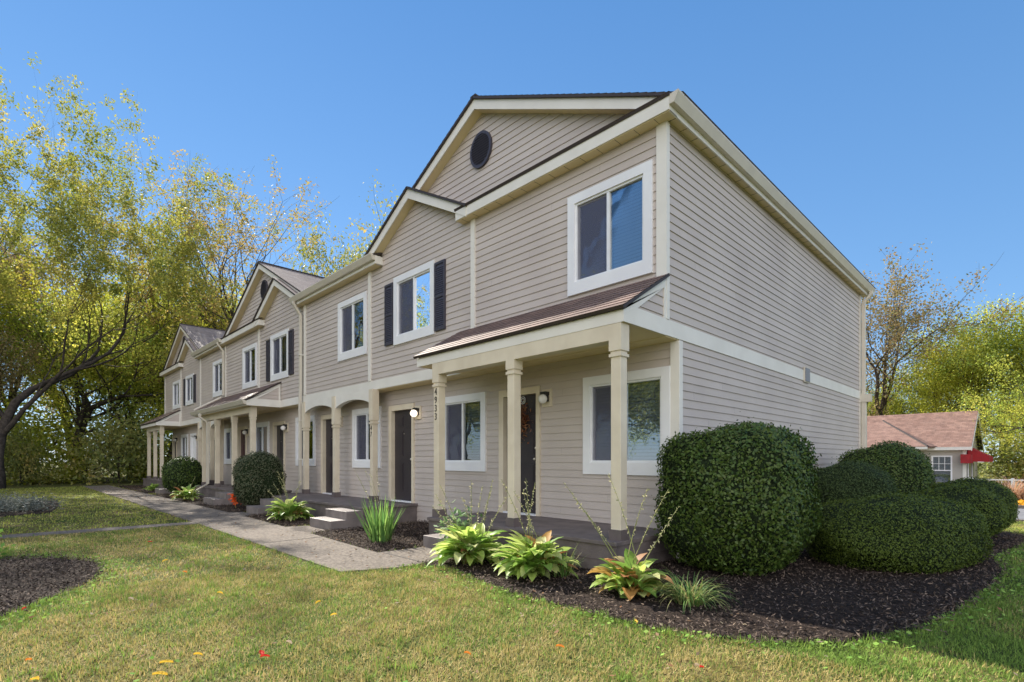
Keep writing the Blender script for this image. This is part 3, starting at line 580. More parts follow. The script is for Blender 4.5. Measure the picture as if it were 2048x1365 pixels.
# ------------------------------------------------------------------ trees
class Tree:
    """trunk and limbs as tapered tubes, leaves as many small folded blades round the twigs"""
    def __init__(s, seed, H, r0, levels=5, kids=(4, 4, 3, 3, 3), len0=.26, ratio=.74, ang=(25, 52), up=.10, lean=(0, 0), wob=.16, low=.35):
        s.rg = random.Random(seed); s.V = []; s.F = []; s.tw = []; s.levels = levels; s.kids = kids; s.ratio = ratio; s.ang = ang; s.up = up; s.wob = wob; s.low = low
        s.grow(Vector((0, 0, -.15)), Vector((lean[0], lean[1], 1)).normalized(), H*len0, r0, 0)
        zs = max(p[0].z for p in s.tw); f = H/zs; s.V = [v*f for v in s.V]; s.tw = [(a*f, b*f, l) for a, b, l in s.tw]
    def ring(s, p, d, r, n):
        a = d.orthogonal().normalized() if abs(d.z) > .98 else d.cross(Vector((0, 0, 1))).normalized(); b = d.cross(a); i = len(s.V)
        for k in range(n): t = 2*math.pi*k/n; s.V.append(p+(a*math.cos(t)+b*math.sin(t))*r)
        return i
    def grow(s, p, d, L, r, lv):
        rg = s.rg; ns = 6 if lv == 0 else (5 if lv < 3 else 4 if lv < 4 else 3); n = 9 if lv == 0 else (6 if lv < 2 else 4 if lv < 3 else 3); r1 = r*(.62 if lv < 2 else .5)
        prev = s.ring(p, d, r*(1.5 if lv == 0 else 1), n); pts = [(p, d, r)]
        for k in range(ns):
            d = (d+Vector((rg.gauss(0, s.wob), rg.gauss(0, s.wob), rg.gauss(0, s.wob*.6)+s.up*(1 if lv else 0)))).normalized(); q = p+d*L/ns; rr = r+(r1-r)*(k+1)/ns
            cur = s.ring(q, d, rr, n)
            for j in range(n): s.F.append((prev+j, prev+(j+1) % n, cur+(j+1) % n, cur+j))
            prev = cur; p = q; pts.append((p, d, rr))
            if lv >= s.levels-2: s.tw.append((p, d, lv))
        if lv >= s.levels-1: return
        m = s.kids[lv]; ph = rg.random()*6.28
        for i in range(m):
            t = 1 if i < 2 else s.low+(1-s.low)*rg.random(); j = min(ns, max(1, round(t*ns))); pp, dd, rr = pts[j]
            a = R(rg.uniform(*s.ang))*(1 if i else .6); ph += 2.4+rg.gauss(0, .4); o = dd.orthogonal().normalized(); o = Matrix.Rotation(ph, 3, dd) @ o
            nd_ = (dd*math.cos(a)+o*math.sin(a)).normalized(); s.grow(pp, nd_, L*s.ratio*rg.uniform(.8, 1.2), rr*(.78 if i < 2 else .58), lv+1)
def tree_meshes(nm, T, nl, size, lm, sig=.35, asp=.6, up=.3, drop=0., zmin=0., sub=None):
    tr = bpy.data.meshes.new(nm+'_trunk'); tr.from_pydata(T.V, [], T.F); tr.materials.append(M_bark); tr.polygons.foreach_set('use_smooth', [True]*len(tr.polygons))
    rs = np.random.RandomState(len(T.V)); tw = np.array([a for a, b, l in T.tw if a.z >= zmin]); 
    if drop: # bare patches: whole twigs lose their leaves
        keep = rs.rand(len(tw)) > drop; tw = tw[keep]
    P = tw[rs.randint(0, len(tw), nl)]+rs.normal(size=(nl, 3))*sig
    V, F = leafquads(P, size, up=up, aspect=asp)
    me = bpy.data.meshes.new(nm+'_crown'); me.vertices.add(len(V)); me.vertices.foreach_set('co', V.astype(np.float32).ravel()); me.loops.add(4*len(F)); me.loops.foreach_set('vertex_index', F.astype(np.int32).ravel())
    me.polygons.add(len(F)); me.polygons.foreach_set('loop_start', np.arange(0, 4*len(F), 4, dtype=np.int32)); me.update(calc_edges=True); me.materials.append(lm)
    return tr, me
def plant_tree(ms, loc, rz, sc, label, name='tree', cat='tree', group=None, lm=None):
    t = thing(name, label, cat, (loc[0], loc[1], float(gz(loc[0], loc[1]))), group, rz); t.scale = (sc[0], sc[0], sc[1]) if isinstance(sc, tuple) else (sc,)*3
    for nm, me in (('trunk', ms[0]), ('crown', ms[1])):
        o = bpy.data.objects.new(nm, me); C.objects.link(o); o.parent = t
        if nm == 'crown' and lm: o.material_slots[0].link = 'OBJECT'; o.material_slots[0].material = lm
    return t
L_green = leafmat('walnut_leaves_green_gold', [(.161, .204, .032), (.272, .307, .054), (.418, .379, .076), (.579, .452, .108)], .5, patch=.6, pscale=.35)
L_gold = leafmat('sparse_gold_leaves', [(.203, .202, .057), (.370, .303, .085), (.462, .331, .099), (.314, .184, .064)], .5, patch=.4)
L_dark = leafmat('olive_leaves', [(.108, .151, .048), (.216, .259, .076), (.389, .367, .108), (.583, .389, .108)], .45, patch=.6)
L_yel = leafmat('yellow_green_leaves', [(.155, .221, .028), (.311, .356, .041), (.466, .459, .054), (.544, .429, .054)], .5, patch=.75, pscale=.22)
L_wood = leafmat('woodland_leaves', [(.140, .224, .041), (.305, .399, .070), (.609, .597, .100), (.850, .698, .141)], .62, patch=.7, pscale=.25)
L_bare = leafmat('russet_sparse_leaves', [(.224, .187, .090), (.382, .312, .128), (.337, .212, .103), (.179, .212, .077)], .4)
mWal = tree_meshes('walnut', Tree(11, 21, .145, 6, (4, 4, 3, 3, 3), .15, .82, (20, 44), .12, lean=(-.05, .10), wob=.15), 54000, .14, L_green, .17, .5, drop=.45)
mSpa = tree_meshes('sparse', Tree(23, 22.5, .40, 6, (4, 4, 4, 3, 2), .20, .76, (18, 46), .11, wob=.15), 24000, .16, L_gold, .20, .5, drop=.5)
mDrk = tree_meshes('dark', Tree(31, 20, .3, 5, (5, 4, 4, 4), .3, .72, (22, 55), .06), 26000, .22, L_dark, .4, .5)
mWdA = tree_meshes('woodA', Tree(41, 14, .22, 5, (5, 5, 4, 4), .24, .76, (25, 60), .05, low=.15), 32000, .16, L_wood, .42, .6)
mWdB = tree_meshes('woodB', Tree(47, 15, .2, 5, (5, 4, 4, 4), .28, .74, (22, 55), .08, low=.2), 34000, .16, L_yel, .42, .6)
mWdC = tree_meshes('woodC', Tree(53, 15, .22, 5, (4, 4, 4, 3), .24, .78, (22, 50), .10, low=.2), 14000, .16, L_bare, .3, .55, drop=.4)
def shrubmesh(seed, h, wdt, n, lm, size):
    T = Tree(seed, h, .05, 4, (7, 5, 4), .22, .9, (30, 75), .03, low=.0); return tree_meshes('thicket', T, n, size, lm, wdt)
mShA = shrubmesh(61, 4.2, .42, 4200, L_yel, .16); mShB = shrubmesh(67, 3.6, .4, 3800, L_dark, .16)
# the big tree whose leaning trunk stands at the left edge
plant_tree(mWal, (-33.6, -.2), R(0), 1.0, 'tall green and gold tree with a leaning trunk at the left edge of the lawn')
plant_tree(mWal, (-42.0, -2.6), R(140), (1.1, 1.32), 'second tall green and gold tree standing behind the leaning one at the left edge')
plant_tree(mSpa, (-43.6, 14.6), R(40), (1.16, .93), 'tall thinly leaved golden tree rising behind the middle gables')
plant_tree(mDrk, (-40.6, 20.6), R(10), (1.0, 1.12), 'dark olive tree showing above the long gutter behind the nearest gable')
wood = [  # x, y, mesh, rot, scale
 (-52, -9, mWdA, 0, 1.25), (-46, -4, mWdB, 50, 1.0), (-53, 1.5, mWdC, 100, 1.15), (-43.5, 3.2, mWdA, 150, .88), (-47.5, 7, mWdB, 200, 1.15), (-42.0, 7.8, mWdC, 250, .95), (-46.5, 11, mWdA, 300, .9), (-40.3, 11.0, mWdB, 340, .78), (-55, 5, mWdC, 20, 1.4), (-58, 13, mWdB, 75, 1.4), (-52, 18, mWdA, 130, 1.25), (-41, -8.5, mWdC, 180, 1.0), (-39.5, -2.2, mWdC, 230, .62)]
wl = {0: 'dense green woodland tree at the end of the lawn', 1: 'yellow green woodland tree behind the far porch', 2: 'half bare russet woodland tree beyond the lawn'}
import itertools
cnt = itertools.count()
desc = ['farthest left in the wood behind the leaning trunk', 'to the left behind the leaning trunk', 'behind the crown of the leaning tree', 'near the wood edge in front of its neighbours', 'tallest yellow one left of the far gable', 'beside the far gable, nearly bare', 'just left of the far gable and full leaved', 'nearest the far porch', 'deep in the wood with a wide thin crown', 'deep in the wood, its top over the far roof', 'deep in the wood behind the far roof', 'at the left edge of the wood, thin crown', 'small and thin at the wood edge by the lawn']
for (x, y, ms, rz, sc), dsx in zip(wood, desc):
    k = {id(mWdA): 'green woodland tree', id(mWdB): 'yellow green woodland tree', id(mWdC): 'half bare russet woodland tree'}[id(ms)]
    plant_tree(ms, (x, y), R(rz), sc, k+' '+dsx, group='woodland trees at the end of the lawn')
i = 0
for k in range(18):
    t = k/17; x = -37.2-1.6*math.sin(k*2.1)-3.2*(k % 3)/2; y = -12+24*t; ms = mShA if k % 3 else mShB
    plant_tree(ms, (x, y), k*1.3, (.85+.3*math.sin(k*3.3), .75+.5*math.sin(k*1.7)), ('yellow green' if k % 3 else 'olive')+' thicket shrub in the undergrowth along the wood edge', 'thicket_shrub', 'shrub', 'undergrowth shrubs along the wood edge')
for k, y in enumerate((-14, -6.5, 1, 8, 15)):
    plant_tree(mShA, (-47.5-2*(k % 2), y), k*2.2, (1.9, 1.5), 'large dim shrub far back in the wood, behind the edge thicket', 'thicket_shrub', 'shrub', 'large shrubs far back in the wood')
# right-hand side, behind the clubhouse
for x, y, ms, rz, sc, lb in ((-9.4, 57, mWdC, 30, 1.25, 'bare branched russet tree between the house and the yellow trees'), (-11.6, 60, mWdB, 120, .62, 'short yellow green tree behind the clubhouse ridge'),
    (-6.0, 59, mWdB, 80, .92, 'broad yellow green tree behind the clubhouse roof'), (-1.9, 57, mWdA, 200, 1.02, 'full green tree behind the clubhouse gable'), (3.0, 56, mWdB, 10, 1.08, 'tallest yellow green tree right of the clubhouse gable'), (2.0, 47.5, mWdA, 260, .62, 'low dark green tree just right of the clubhouse'), (9, 52, mWdA, 150, 1.1, 'green tree at the far right edge'), (-15.5, 60, mWdA, 330, .6, 'green tree low behind the end of the house'), (-22, 64, mWdC, 270, 1.1, 'thin russet tree hidden behind the house end')):
    plant_tree(ms, (x, y), R(rz), sc, lb, group='trees behind the clubhouse')
for k in range(9):
    plant_tree(mShA if k % 2 else mShB, (-1.0+k*1.6, 49.5+1.2*math.sin(k*2)), k*1.1, (1.4, 1.25), 'leafy shrub in the undergrowth right of the clubhouse', 'thicket_shrub', 'shrub', 'undergrowth shrubs right of the clubhouse')
# street trees facing the row: they are what the window panes mirror
for x, y, ms, rz, sc in ((-12, -18, mWdA, 0, .85), (-18, -21, mWdB, 60, .85), (-24, -18, mWdA, 100, .9), (-31, -20, mWdB, 150, 1.0), (-38, -18, mWdA, 120, 1.0), (-46, -22, mWdB, 200, 1.1), (-56, -22, mWdA, 30, 1.2), (-15, -25, mWdB, 250, .8), (-21.5, -26, mWdA, 310, .85)):
    plant_tree(ms, (x, y), R(rz), sc, 'tree across the street, seen only mirrored in the window panes', group='trees across the street')
# ------------------------------------------------------------------ clipped shrubs
def bush(name, c, rx, ry, z0, z1, ex, n, size, lm, label, rz=0, core=(.02, .035, .012), top=0., group=None, lump=.035, taper=.0):
    cz = (z0+z1)/2; rz_ = (z1-z0)/2; t = thing(name, label, 'shrub', (c[0], c[1], float(gz(*c))), group)
    rs = np.random.RandomState(int(abs(c[0]*100+c[1]*10)))
    d = rs.normal(size=(n, 3)); d /= np.linalg.norm(d, axis=1)[:, None]
    def surf(d):
        k = (np.abs(d[:, 0])**ex+np.abs(d[:, 1])**ex+np.abs(d[:, 2])**ex)**(-1/ex); P = d*k[:, None]
        f = 1+lump*np.sin(d[:, 0]*5+1)*np.cos(d[:, 1]*6)+lump*np.sin(d[:, 2]*7+d[:, 0]*4)
        P = P*f[:, None]; tp = 1-taper*np.clip(-P[:, 2], 0, 1); P[:, 0] *= rx*tp; P[:, 1] *= ry*tp; P[:, 2] *= rz_; return P
    P = surf(d); nr = d/np.array([rx, ry, rz_]); nr /= np.linalg.norm(nr, axis=1)[:, None]
    P = P*(1-.09*rs.rand(n, 1)**1.5)+nr*rs.normal(size=(n, 1))*.008
    ca, sa = math.cos(rz), math.sin(rz); Rm = np.array([[ca, -sa, 0], [sa, ca, 0], [0, 0, 1]]); P = P@Rm.T+np.array([c[0], c[1], cz]); nr = nr@Rm.T
    hol = np.sin(P[:, 0]*6.1+1)*np.sin(P[:, 1]*5.3)*np.sin(P[:, 2]*7.7+2)+.25*rs.normal(size=n); P = P-nr*(.07*np.clip(hol-.25, 0, 1))[:, None]
    ns = int(260*rx*ry/.8); q = rs.randint(0, n, ns); up = nr[q]*.6+np.array([0, 0, .7])*(nr[q][:, 2:]>-.2); sh = np.concatenate([P[q]+up*t*.13*rs.rand(ns, 1) for t in (.3, .6, 1.)]); P = np.concatenate([P, sh]); nr = np.concatenate([nr, nr[q], nr[q], nr[q]])
    np.random.seed(3); V, F = leafquads(P-nr*size*.3, size, aspect=.6, nrm=nr, jit=.5)
    f = mesh('foliage', V, F, lm, t)
    bm = bmesh.new(); bmesh.ops.create_icosphere(bm, subdivisions=4, radius=1); dd = np.array([v.co[:] for v in bm.verts]); dd /= np.linalg.norm(dd, axis=1)[:, None]; Fc = [[v.index for v in q.verts] for q in bm.faces]; bm.free()
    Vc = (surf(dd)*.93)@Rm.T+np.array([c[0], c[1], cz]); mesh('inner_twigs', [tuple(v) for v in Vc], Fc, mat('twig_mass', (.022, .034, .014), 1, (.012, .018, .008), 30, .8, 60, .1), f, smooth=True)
    g = float(gz(*c)); b = MB()
    for k in range(5): a = k*1.26; b.tube([(c[0]+.05*math.cos(a), c[1]+.05*math.sin(a), g-.05), (c[0]+.25*rx*math.cos(a), c[1]+.25*ry*math.sin(a), z0+.25)], [.03, .018], 6)
    b.build('stem', M_stem, t); return t
L_bur = leafmat('broadleaf_shrub_leaves', [(.037, .071, .012), (.062, .109, .017), (.093, .141, .024), (.075, .098, .020)], .2, .45)
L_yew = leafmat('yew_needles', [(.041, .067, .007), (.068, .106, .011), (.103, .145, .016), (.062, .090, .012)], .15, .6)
L_yewd = leafmat('shaded_yew_needles', [(.030, .055, .016), (.048, .078, .020), (.065, .10, .026)], .15, .6)  # darker copy of the yew needles, shade put into the colour
L_dull = leafmat('dull_broadleaf_leaves', [(.06, .08, .04), (.09, .11, .055), (.12, .13, .07), (.10, .09, .05)], .2, .6)
bush('clipped_shrub', (-2.66, 6.5), .82, .95, -.02, 1.76, 3.2, 34000, .040, L_bur, 'tall squarish broadleaf shrub at the near corner of the house', lump=.035, taper=.08)
bush('clipped_shrub', (-1.38, 8.45), .84, 1.30, -.28, .88, 2.6, 60000, .023, L_yew, 'long low clipped yew to the right of the tall corner shrub', rz=R(-14), taper=.22)
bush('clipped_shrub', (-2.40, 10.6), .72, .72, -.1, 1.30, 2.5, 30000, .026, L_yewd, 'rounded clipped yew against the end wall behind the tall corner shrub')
bush('clipped_shrub', (-2.3, 12.9), .85, .95, -.3, 1.68, 2.6, 30000, .036, L_bur, 'rounded dark shrub by the back corner of the end wall')
bush('clipped_shrub', (-1.02, 11.5), .66, .85, -.1, .93, 2.3, 30000, .026, L_yew, 'low domed yew in front at the right end of the bed', taper=.35)
bush('clipped_shrub', (-1.02, 13.3), .74, .85, -.2, .99, 2.3, 28000, .026, L_yew, 'low domed yew behind the other at the right end of the bed', taper=.3)
bush('clipped_shrub', (-14.75, 4.95), .52, .62, .08, 1.55, 2.8, 11000, .042, L_dull, 'rounded dull green shrub between the arcade deck and the second porch')
bush('clipped_shrub', (-22.9, 4.95), .68, .68, .05, 1.45, 2.6, 6500, .055, L_bur, 'rounded dark green shrub beyond the second porch')
# ------------------------------------------------------------------ perennials
def strips(specs, seg=7):
    """arching leaves: (base, azimuth, length, lift angle, droop, width, profile power, fold)"""
    V = []; F = []
    for (bx, by, bz), az, L_, lift, droop, wd, pk, fold in specs:
        h = Vector((math.cos(az), math.sin(az), 0)); sd = Vector((-math.sin(az), math.cos(az), 0)); p = Vector((bx, by, bz)); a = lift; i0 = len(V)
        for k in range(seg+1):
            t = k/seg; u = max(0, (t-pk[0])/(1-pk[0])) if pk[0] else t
            wv = wd*(math.sin(math.pi*min(1, u**pk[1]))**.75 if pk[0] else (1-u**pk[1])) if u > 0 or not pk[0] else .006
            wv = max(wv, .004 if k < seg else .0005); n = h*(-math.sin(a))+Vector((0, 0, math.cos(a)))
            V += [tuple(p-sd*wv*.5+n*fold*wv), tuple(p), tuple(p+sd*wv*.5+n*fold*wv)]
            p = p+(h*math.cos(a)+Vector((0, 0, math.sin(a))))*L_/seg; a -= droop/seg*(.4+1.2*t)
        for k in range(seg):
            for j in (0, 1): q = i0+3*k+j; F.append((q, q+1, q+4, q+3))
    return V, F
H_green = leafmat('hosta_leaf_green', [(.16, .30, .05), (.26, .42, .08), (.38, .52, .12)], .5, .45)
H_lime = leafmat('hosta_leaf_lime', [(.42, .58, .12), (.56, .66, .18), (.66, .66, .30)], .55, .45)
H_brown = leafmat('hosta_leaf_autumn', [(.45, .22, .06), (.52, .30, .08), (.34, .13, .06), (.50, .42, .20)], .4, .6)
H_stalk = leafmat('flower_stalk', [(.20, .24, .07), (.30, .30, .12)], .2)
H_bud = leafmat('seed_pods', [(.34, .34, .16), (.48, .44, .28)], .4)
def stalk(t, p, az, L_, lift, droop, n=34, r=.0055):
    L_ *= 1.15; droop *= .7
    b = MB(); pts = []; q = Vector(p); a = lift
    for k in range(11): pts.append(q.copy()); q = q+Vector((math.cos(a)*math.cos(az), math.cos(a)*math.sin(az), math.sin(a)))*L_/10; a -= droop/10
    b.tube(pts, [r*(1-.6*k/10) for k in range(11)], 4); o = b.build('flower_stalk', H_stalk, t)
    P = []; 
    for k in range(n):
        s_ = .45+.55*k/n; i = min(9, int(s_*10)); f = s_*10-i; P.append(pts[i].lerp(pts[i+1], f))
    P = np.array(P); V, F = leafquads(P, .030, aspect=.42); mesh('seed_pods', V, F, H_bud, o)
def hosta(c, n, L_, label, stalks, seed, mix=(.55, .35, .1), group='hosta plants along the front bed', hh=1.0):
    rg = random.Random(seed); z = float(gz(*c))+.03; t = thing('hosta_plant', label, 'plant', (c[0], c[1], z), group)
    gr = {0: [], 1: [], 2: []}
    for k in range(n):
        az = rg.uniform(0, 6.283); tt = rg.random(); lift = R(28+58*tt); l = L_*rg.uniform(.55, 1.15); m = rg.choices((0, 1, 2), mix)[0]
        gr[m].append(((c[0]+rg.gauss(0, .05), c[1]+rg.gauss(0, .05), z), az, l, lift*hh, R(rg.uniform(60, 115)), .135*rg.uniform(.65, 1.3), (rg.uniform(.3, .5), rg.uniform(.55, .8)), rg.uniform(.08, .32)))
    for m, nm, mt in ((0, 'green_leaves', H_green), (1, 'lime_leaves', H_lime), (2, 'withered_leaves', H_brown)):
        if gr[m]: V, F = strips(gr[m], 8); mesh(nm, V, F, mt, t, smooth=True)
    for az, l, lift in stalks: stalk(t, (c[0]+rg.gauss(0, .08), c[1]+rg.gauss(0, .08), z+.1), R(az), l, R(lift), R(rg.uniform(5, 22)))
    return t
# stalk azimuth 0 = towards +X (right along the facade), 180 = towards the far end
hosta((-5.13, 4.28), 200, .56, 'leafy hosta with many seed stalks, nearest the concrete step', [(200, .85, 70), (190, .8, 62), (170, .7, 66), (140, .85, 78), (20, .8, 75), (350, .9, 80), (210, .7, 55), (30, .75, 68), (100, .8, 82)], 1, (.40, .54, .06))
hosta((-4.08, 4.36), 185, .55, 'lime edged hosta in the middle of the near bed', [(200, .95, 70), (190, .85, 66), (170, .8, 76), (150, .9, 78), (10, .85, 84)], 2, (.36, .56, .08))
hosta((-2.83, 4.42), 110, .44, 'hosta with orange withered leaves in front of the corner column', [(195, 1.05, 60), (200, .9, 58), (180, 1.0, 76), (20, .85, 82), (10, .9, 70), (15, .8, 62)], 3, (.42, .38, .20))
hosta((-11.5, 4.5), 160, .55, 'bright hosta beside the arcade steps with tall bent stalks', [(200, .95, 64), (195, .9, 58), (190, .8, 55), (180, .9, 70), (205, .7, 50), (20, .7, 75)], 4, (.35, .58, .07))
hosta((-19.6, 4.35), 90, .56, 'yellowing hosta in front of the second porch', [(20, .7, 60)], 5, (.4, .5, .1))
hosta((-26.6, 4.6), 40, .36, 'small hosta in front of the far porch', [], 6, (.5, .45, .05))
# iris fan
def iris(c, n, L_, label, spread=.16, wd=.034, mt=None, name='iris_clump', lo=62, hi=88, droop=(2, 22), seed=5, cat='plant'):
    rg = random.Random(seed); z = float(gz(*c))+.02; t = thing(name, label, cat, (c[0], c[1], z)); sp = []
    for k in range(n):
        az = rg.uniform(0, 6.283); r = spread*math.sqrt(rg.random()); 
        sp.append(((c[0]+r*math.cos(az), c[1]+r*math.sin(az), z), az+rg.gauss(0, .5), L_*rg.uniform(.55, 1.1), R(rg.uniform(lo, hi)), R(rg.uniform(*droop)), wd*rg.uniform(.7, 1.2), (0, 2.2), .12))
    V, F = strips(sp, 6); mesh('blade_leaves', V, F, mt or L_iris, t, smooth=True); return t
L_iris = leafmat('iris_blades', [(.10, .22, .06), (.17, .32, .08), (.26, .40, .10)], .45, .4)
L_lily = leafmat('grassy_blades', [(.08, .17, .05), (.15, .28, .07), (.30, .36, .12), (.40, .32, .14)], .4, .45)
ir = iris((-7.52, 4.40), 105, .74, 'upright fan of iris blades beside the arcade steps')
sp = [((-7.5+random.gauss(0, .08), 4.38, .05), a, .34, R(30), R(60), .022, (0, 2), .1) for a in (3.4, 3.2, 3.6, -.2, .1)]
V, F = strips(sp, 6); mesh('withered_leaves', V, F, H_brown, ir)
for az, l, li in ((200, 1.0, 62), (195, .95, 60), (190, 1.0, 66), (185, .9, 70), (175, .9, 78)): stalk(ir, (-7.6+random.gauss(0, .06), 4.5, .2), R(az), l, R(li), R(12), 10, .004)
iris((-3.82, 4.55), 26, .44, 'browning daylily blades right of the middle hosta', .1, .02, L_lily, 'daylily_clump', 35, 82, (20, 60), 8)
iris((-2.28, 4.52), 260, .42, 'drooping tuft of fine green grass blades at the end of the near bed', .12, .011, L_lily, 'grass_tuft', 40, 86, (90, 175), 9)
# leafy perennial with small pale leaves behind the first hosta
t = thing('peony_plant', 'small leaved bush beside the first near column', 'plant', (-6.05, 4.75, .02))
P = np.array([(-6.02+random.gauss(0, .13), 4.78+random.gauss(0, .12), .28+random.gauss(0, .16)) for _ in range(420)]); P[:, 2] = np.abs(P[:, 2])
V, F = leafquads(P, .10, aspect=.42, nrm=np.array([[0, -.1, 1.]]), jit=.5); mesh('leaves', V, F, leafmat('peony_leaves', [(.10, .20, .07), (.18, .30, .12), (.26, .34, .15)], .35), t)
b = MB()
for k in range(9): a = k*.7; b.tube([(-6.02, 4.78, 0), (-6.02+.15*math.cos(a), 4.78+.13*math.sin(a), .42)], [.006, .003], 4)
b.build('stems', H_stalk, t)
# orange potted-looking flower by the second porch
t = thing('orange_flower_plant', 'small orange flowering plant below the second porch shrub', 'plant', (-15.6, 4.62, .02))
P = np.array([(-15.6+random.gauss(0, .07), 4.62+random.gauss(0, .07), .28+random.gauss(0, .07)) for _ in range(300)]); V, F = leafquads(P, .06, aspect=.6); mesh('petals', V, F, leafmat('orange_petals', [(.75, .10, .02), (.85, .17, .03)], .3), t)
MB().tube([(-15.6, 4.62, 0), (-15.6, 4.62, .28)], .012, 6).build('stem', H_stalk, t)
# silver ground shrub under the big tree, and the shrub tip at the left edge
L_sil = leafmat('silver_leaves', [(.096, .114, .090), (.168, .186, .150), (.228, .240, .198)], .2)
for (x, y), n, lb in (((-18.9, .35), 3600, 'low silver leaved shrub on the mulch at the right of its patch'), ((-20.2, -.3), 3600, 'low silver leaved shrub on the mulch at the left of its patch')):
    rs = np.random.RandomState(n+int(x)); P = rs.normal(size=(n, 3))*np.array([.42, .36, .11])+np.array([x, y, .16]); P[:, 2] = np.abs(P[:, 2]); V, F = leafquads(P, .06, aspect=.4, nrm=np.array([[0, 0, 1.]]), jit=.8)
    t = thing('silver_shrub', lb, 'shrub', (x, y, 0)); mesh('foliage', V, F, L_sil, t)
    b = MB(); [b.tube([(x, y, 0), (x+.5*math.cos(a), y+.4*math.sin(a), .25)], [.012, .005], 4) for a in (0, 1.3, 2.6, 3.9, 5.2)]; b.build('stem', M_stem, t)
rs = np.random.RandomState(4); P = rs.normal(size=(900, 3))*np.array([.16, .16, .12])+np.array([-9.75, -.35, .2]); V, F = leafquads(np.abs(P)*np.sign(P+1e-9), .07, aspect=.6)
t = thing('small_green_shrub', 'small green shrub at the left edge of the round mulch bed', 'shrub', (-9.75, -.35, 0)); mesh('foliage', V, F, leafmat('fresh_green_leaves', [(.07, .17, .03), (.14, .28, .05), (.2, .34, .07)], .4), t); MB().tube([(-9.75, -.35, 0), (-9.75, -.35, .25)], .02, 6).build('stem', M_stem, t)
# ------------------------------------------------------------------ clubhouse
K = thing('clubhouse', 'single storey beige clubhouse with a brown roof and white windows across the road', 'building', (-9, 44, -.6))
M_cl = mat('beige_clubhouse_siding', (.44, .41, .36), .7, (.40, .37, .33), 1, .1, 40)
kx, ky, kb, ke, kd = -3.2, 40.4, -.75, 2.12, 8.0
def ksid(nm, org, ux, ny, u0, u1, z0, z1, op=(), clip=None):
    o = siding(nm, org, ux, ny, u0, u1, z0, z1, op, clip, e=.15); o.parent = K; o.matrix_parent_inverse = Matrix.Translation(-Vector(K.location)); o.data.materials[0] = M_cl; return o
ksid('front_siding', (0, ky, 0), (1, 0, 0), (0, -1, 0), -24, kx, kb, ke, [(-4.68, -3.86, -.12, 1.52)])
ksid('end_siding', (kx, 0, 0), (0, 1, 0), (1, 0, 0), ky, ky+kd, kb, 4.4, clip=lambda z: (ky if z < ke else ky+(z-ke)*1.72, ky+kd if z < ke else ky+kd-(z-ke)*1.72))
B('rear_wall', M_cl, K, (-24, kx-.02, ky+kd-.1, ky+kd, kb, ke)); B('inner_partition', M_room, K, (-7.5, -3.25, ky+1.5, ky+1.6, kb, ke))
roof('main_roof', (-24.3, ky-.35, ke-.02), (kx+.3, ky-.35, ke-.02), (kx+.3, ky+kd/2, 4.48), (-24.3, ky+kd/2, 4.48), M_roofB, K, .08, course=.2)
roof('main_roof', (kx+.3, ky+kd+.35, ke-.02), (-24.3, ky+kd+.35, ke-.02), (-24.3, ky+kd/2, 4.48), (kx+.3, ky+kd/2, 4.48), M_roofB, K, .08, course=.2)
# lower cross roof reaching out to the front: a hipped wedge
ap = (-7.7, ky+2.9, 4.02)
for nm, p in (('hip_roof', [(-13.5, ky-1.2, ke+.02), (-4.8, ky-1.2, ke+.02), ap]), ('hip_roof', [(-4.8, ky-1.2, ke+.02), (-4.45, ky-.3, ke+.03), ap])):
    bb = MB(); bb.quad(*p, uv=[(q[0], (q[2]-2)*2.1) for q in p]); bb.quad(*[(q[0], q[1], q[2]-.08) for q in p], uv=[(q[0], q[2]) for q in p]); bb.build(nm, M_roofB, K)
MB().tube([(-4.8, ky-1.2, ke+.04), ap], .06, 5).build('hip_cap', M_edge, K)
B('eave_fascia', M_trim, K, (-24.3, kx+.3, ky-.42, ky-.35, ke-.2, ke-.02)); B('hip_fascia', M_trim, K, (-13.5, -4.8, ky-1.3, ky-1.2, ke-.14, ke+.0)); B('eave_soffit', M_soffit, K, (-24.3, kx+.28, ky-.35, ky, ke-.2, ke-.17))
B('corner_board', M_trim, K, (kx-.12, kx+.04, ky-.04, ky+.1, kb, ke-.2))
for sg in (0, 1):
    ya, yb2 = (ky-.35, ky+kd/2) if not sg else (ky+kd+.35, ky+kd/2); MB().prism([(ya, ke-.05), (yb2, 4.42), (yb2, 4.2), (ya, ke-.26)], 'x', kx+.28, kx+.32).build('rake_board', M_trim, K)
wn = B('window', M_white, K, (-4.76, -3.78, ky-.05, ky+.05, 1.52, 1.60), (-4.76, -3.78, ky-.05, ky+.05, -.2, -.12), (-4.76, -4.68, ky-.05, ky+.05, -.12, 1.52), (-3.86, -3.78, ky-.05, ky+.05, -.12, 1.52))
B('glazing_bars', M_white, wn, (-4.68, -3.86, ky-.02, ky+.04, .68, .74), *[(-4.68+i*.273-.012, -4.68+i*.273+.012, ky-.015, ky+.03, .74, 1.52) for i in (1, 2)], (-4.68, -3.86, ky-.016, ky+.03, 1.10, 1.125)); B('pane', M_glass, wn, (-4.68, -3.86, ky+.04, ky+.045, -.12, 1.52)); B('curtain', M_blind, wn, (-4.68, -3.86, ky+.2, ky+.21, -.12, 1.52))
for y0 in (41.6, 44.2): w2 = B('window', M_white, K, (kx+.02, kx+.07, y0, y0+.9, -.3, 1.3)); B('pane', mat('dim_glass', (.05, .06, .07), .1), w2, (kx+.0705, kx+.08, y0+.1, y0+.8, -.2, 1.2))
M_awn = mat('red_awning_canvas', (.32, .012, .016), .8, (.25, .01, .014), 4)
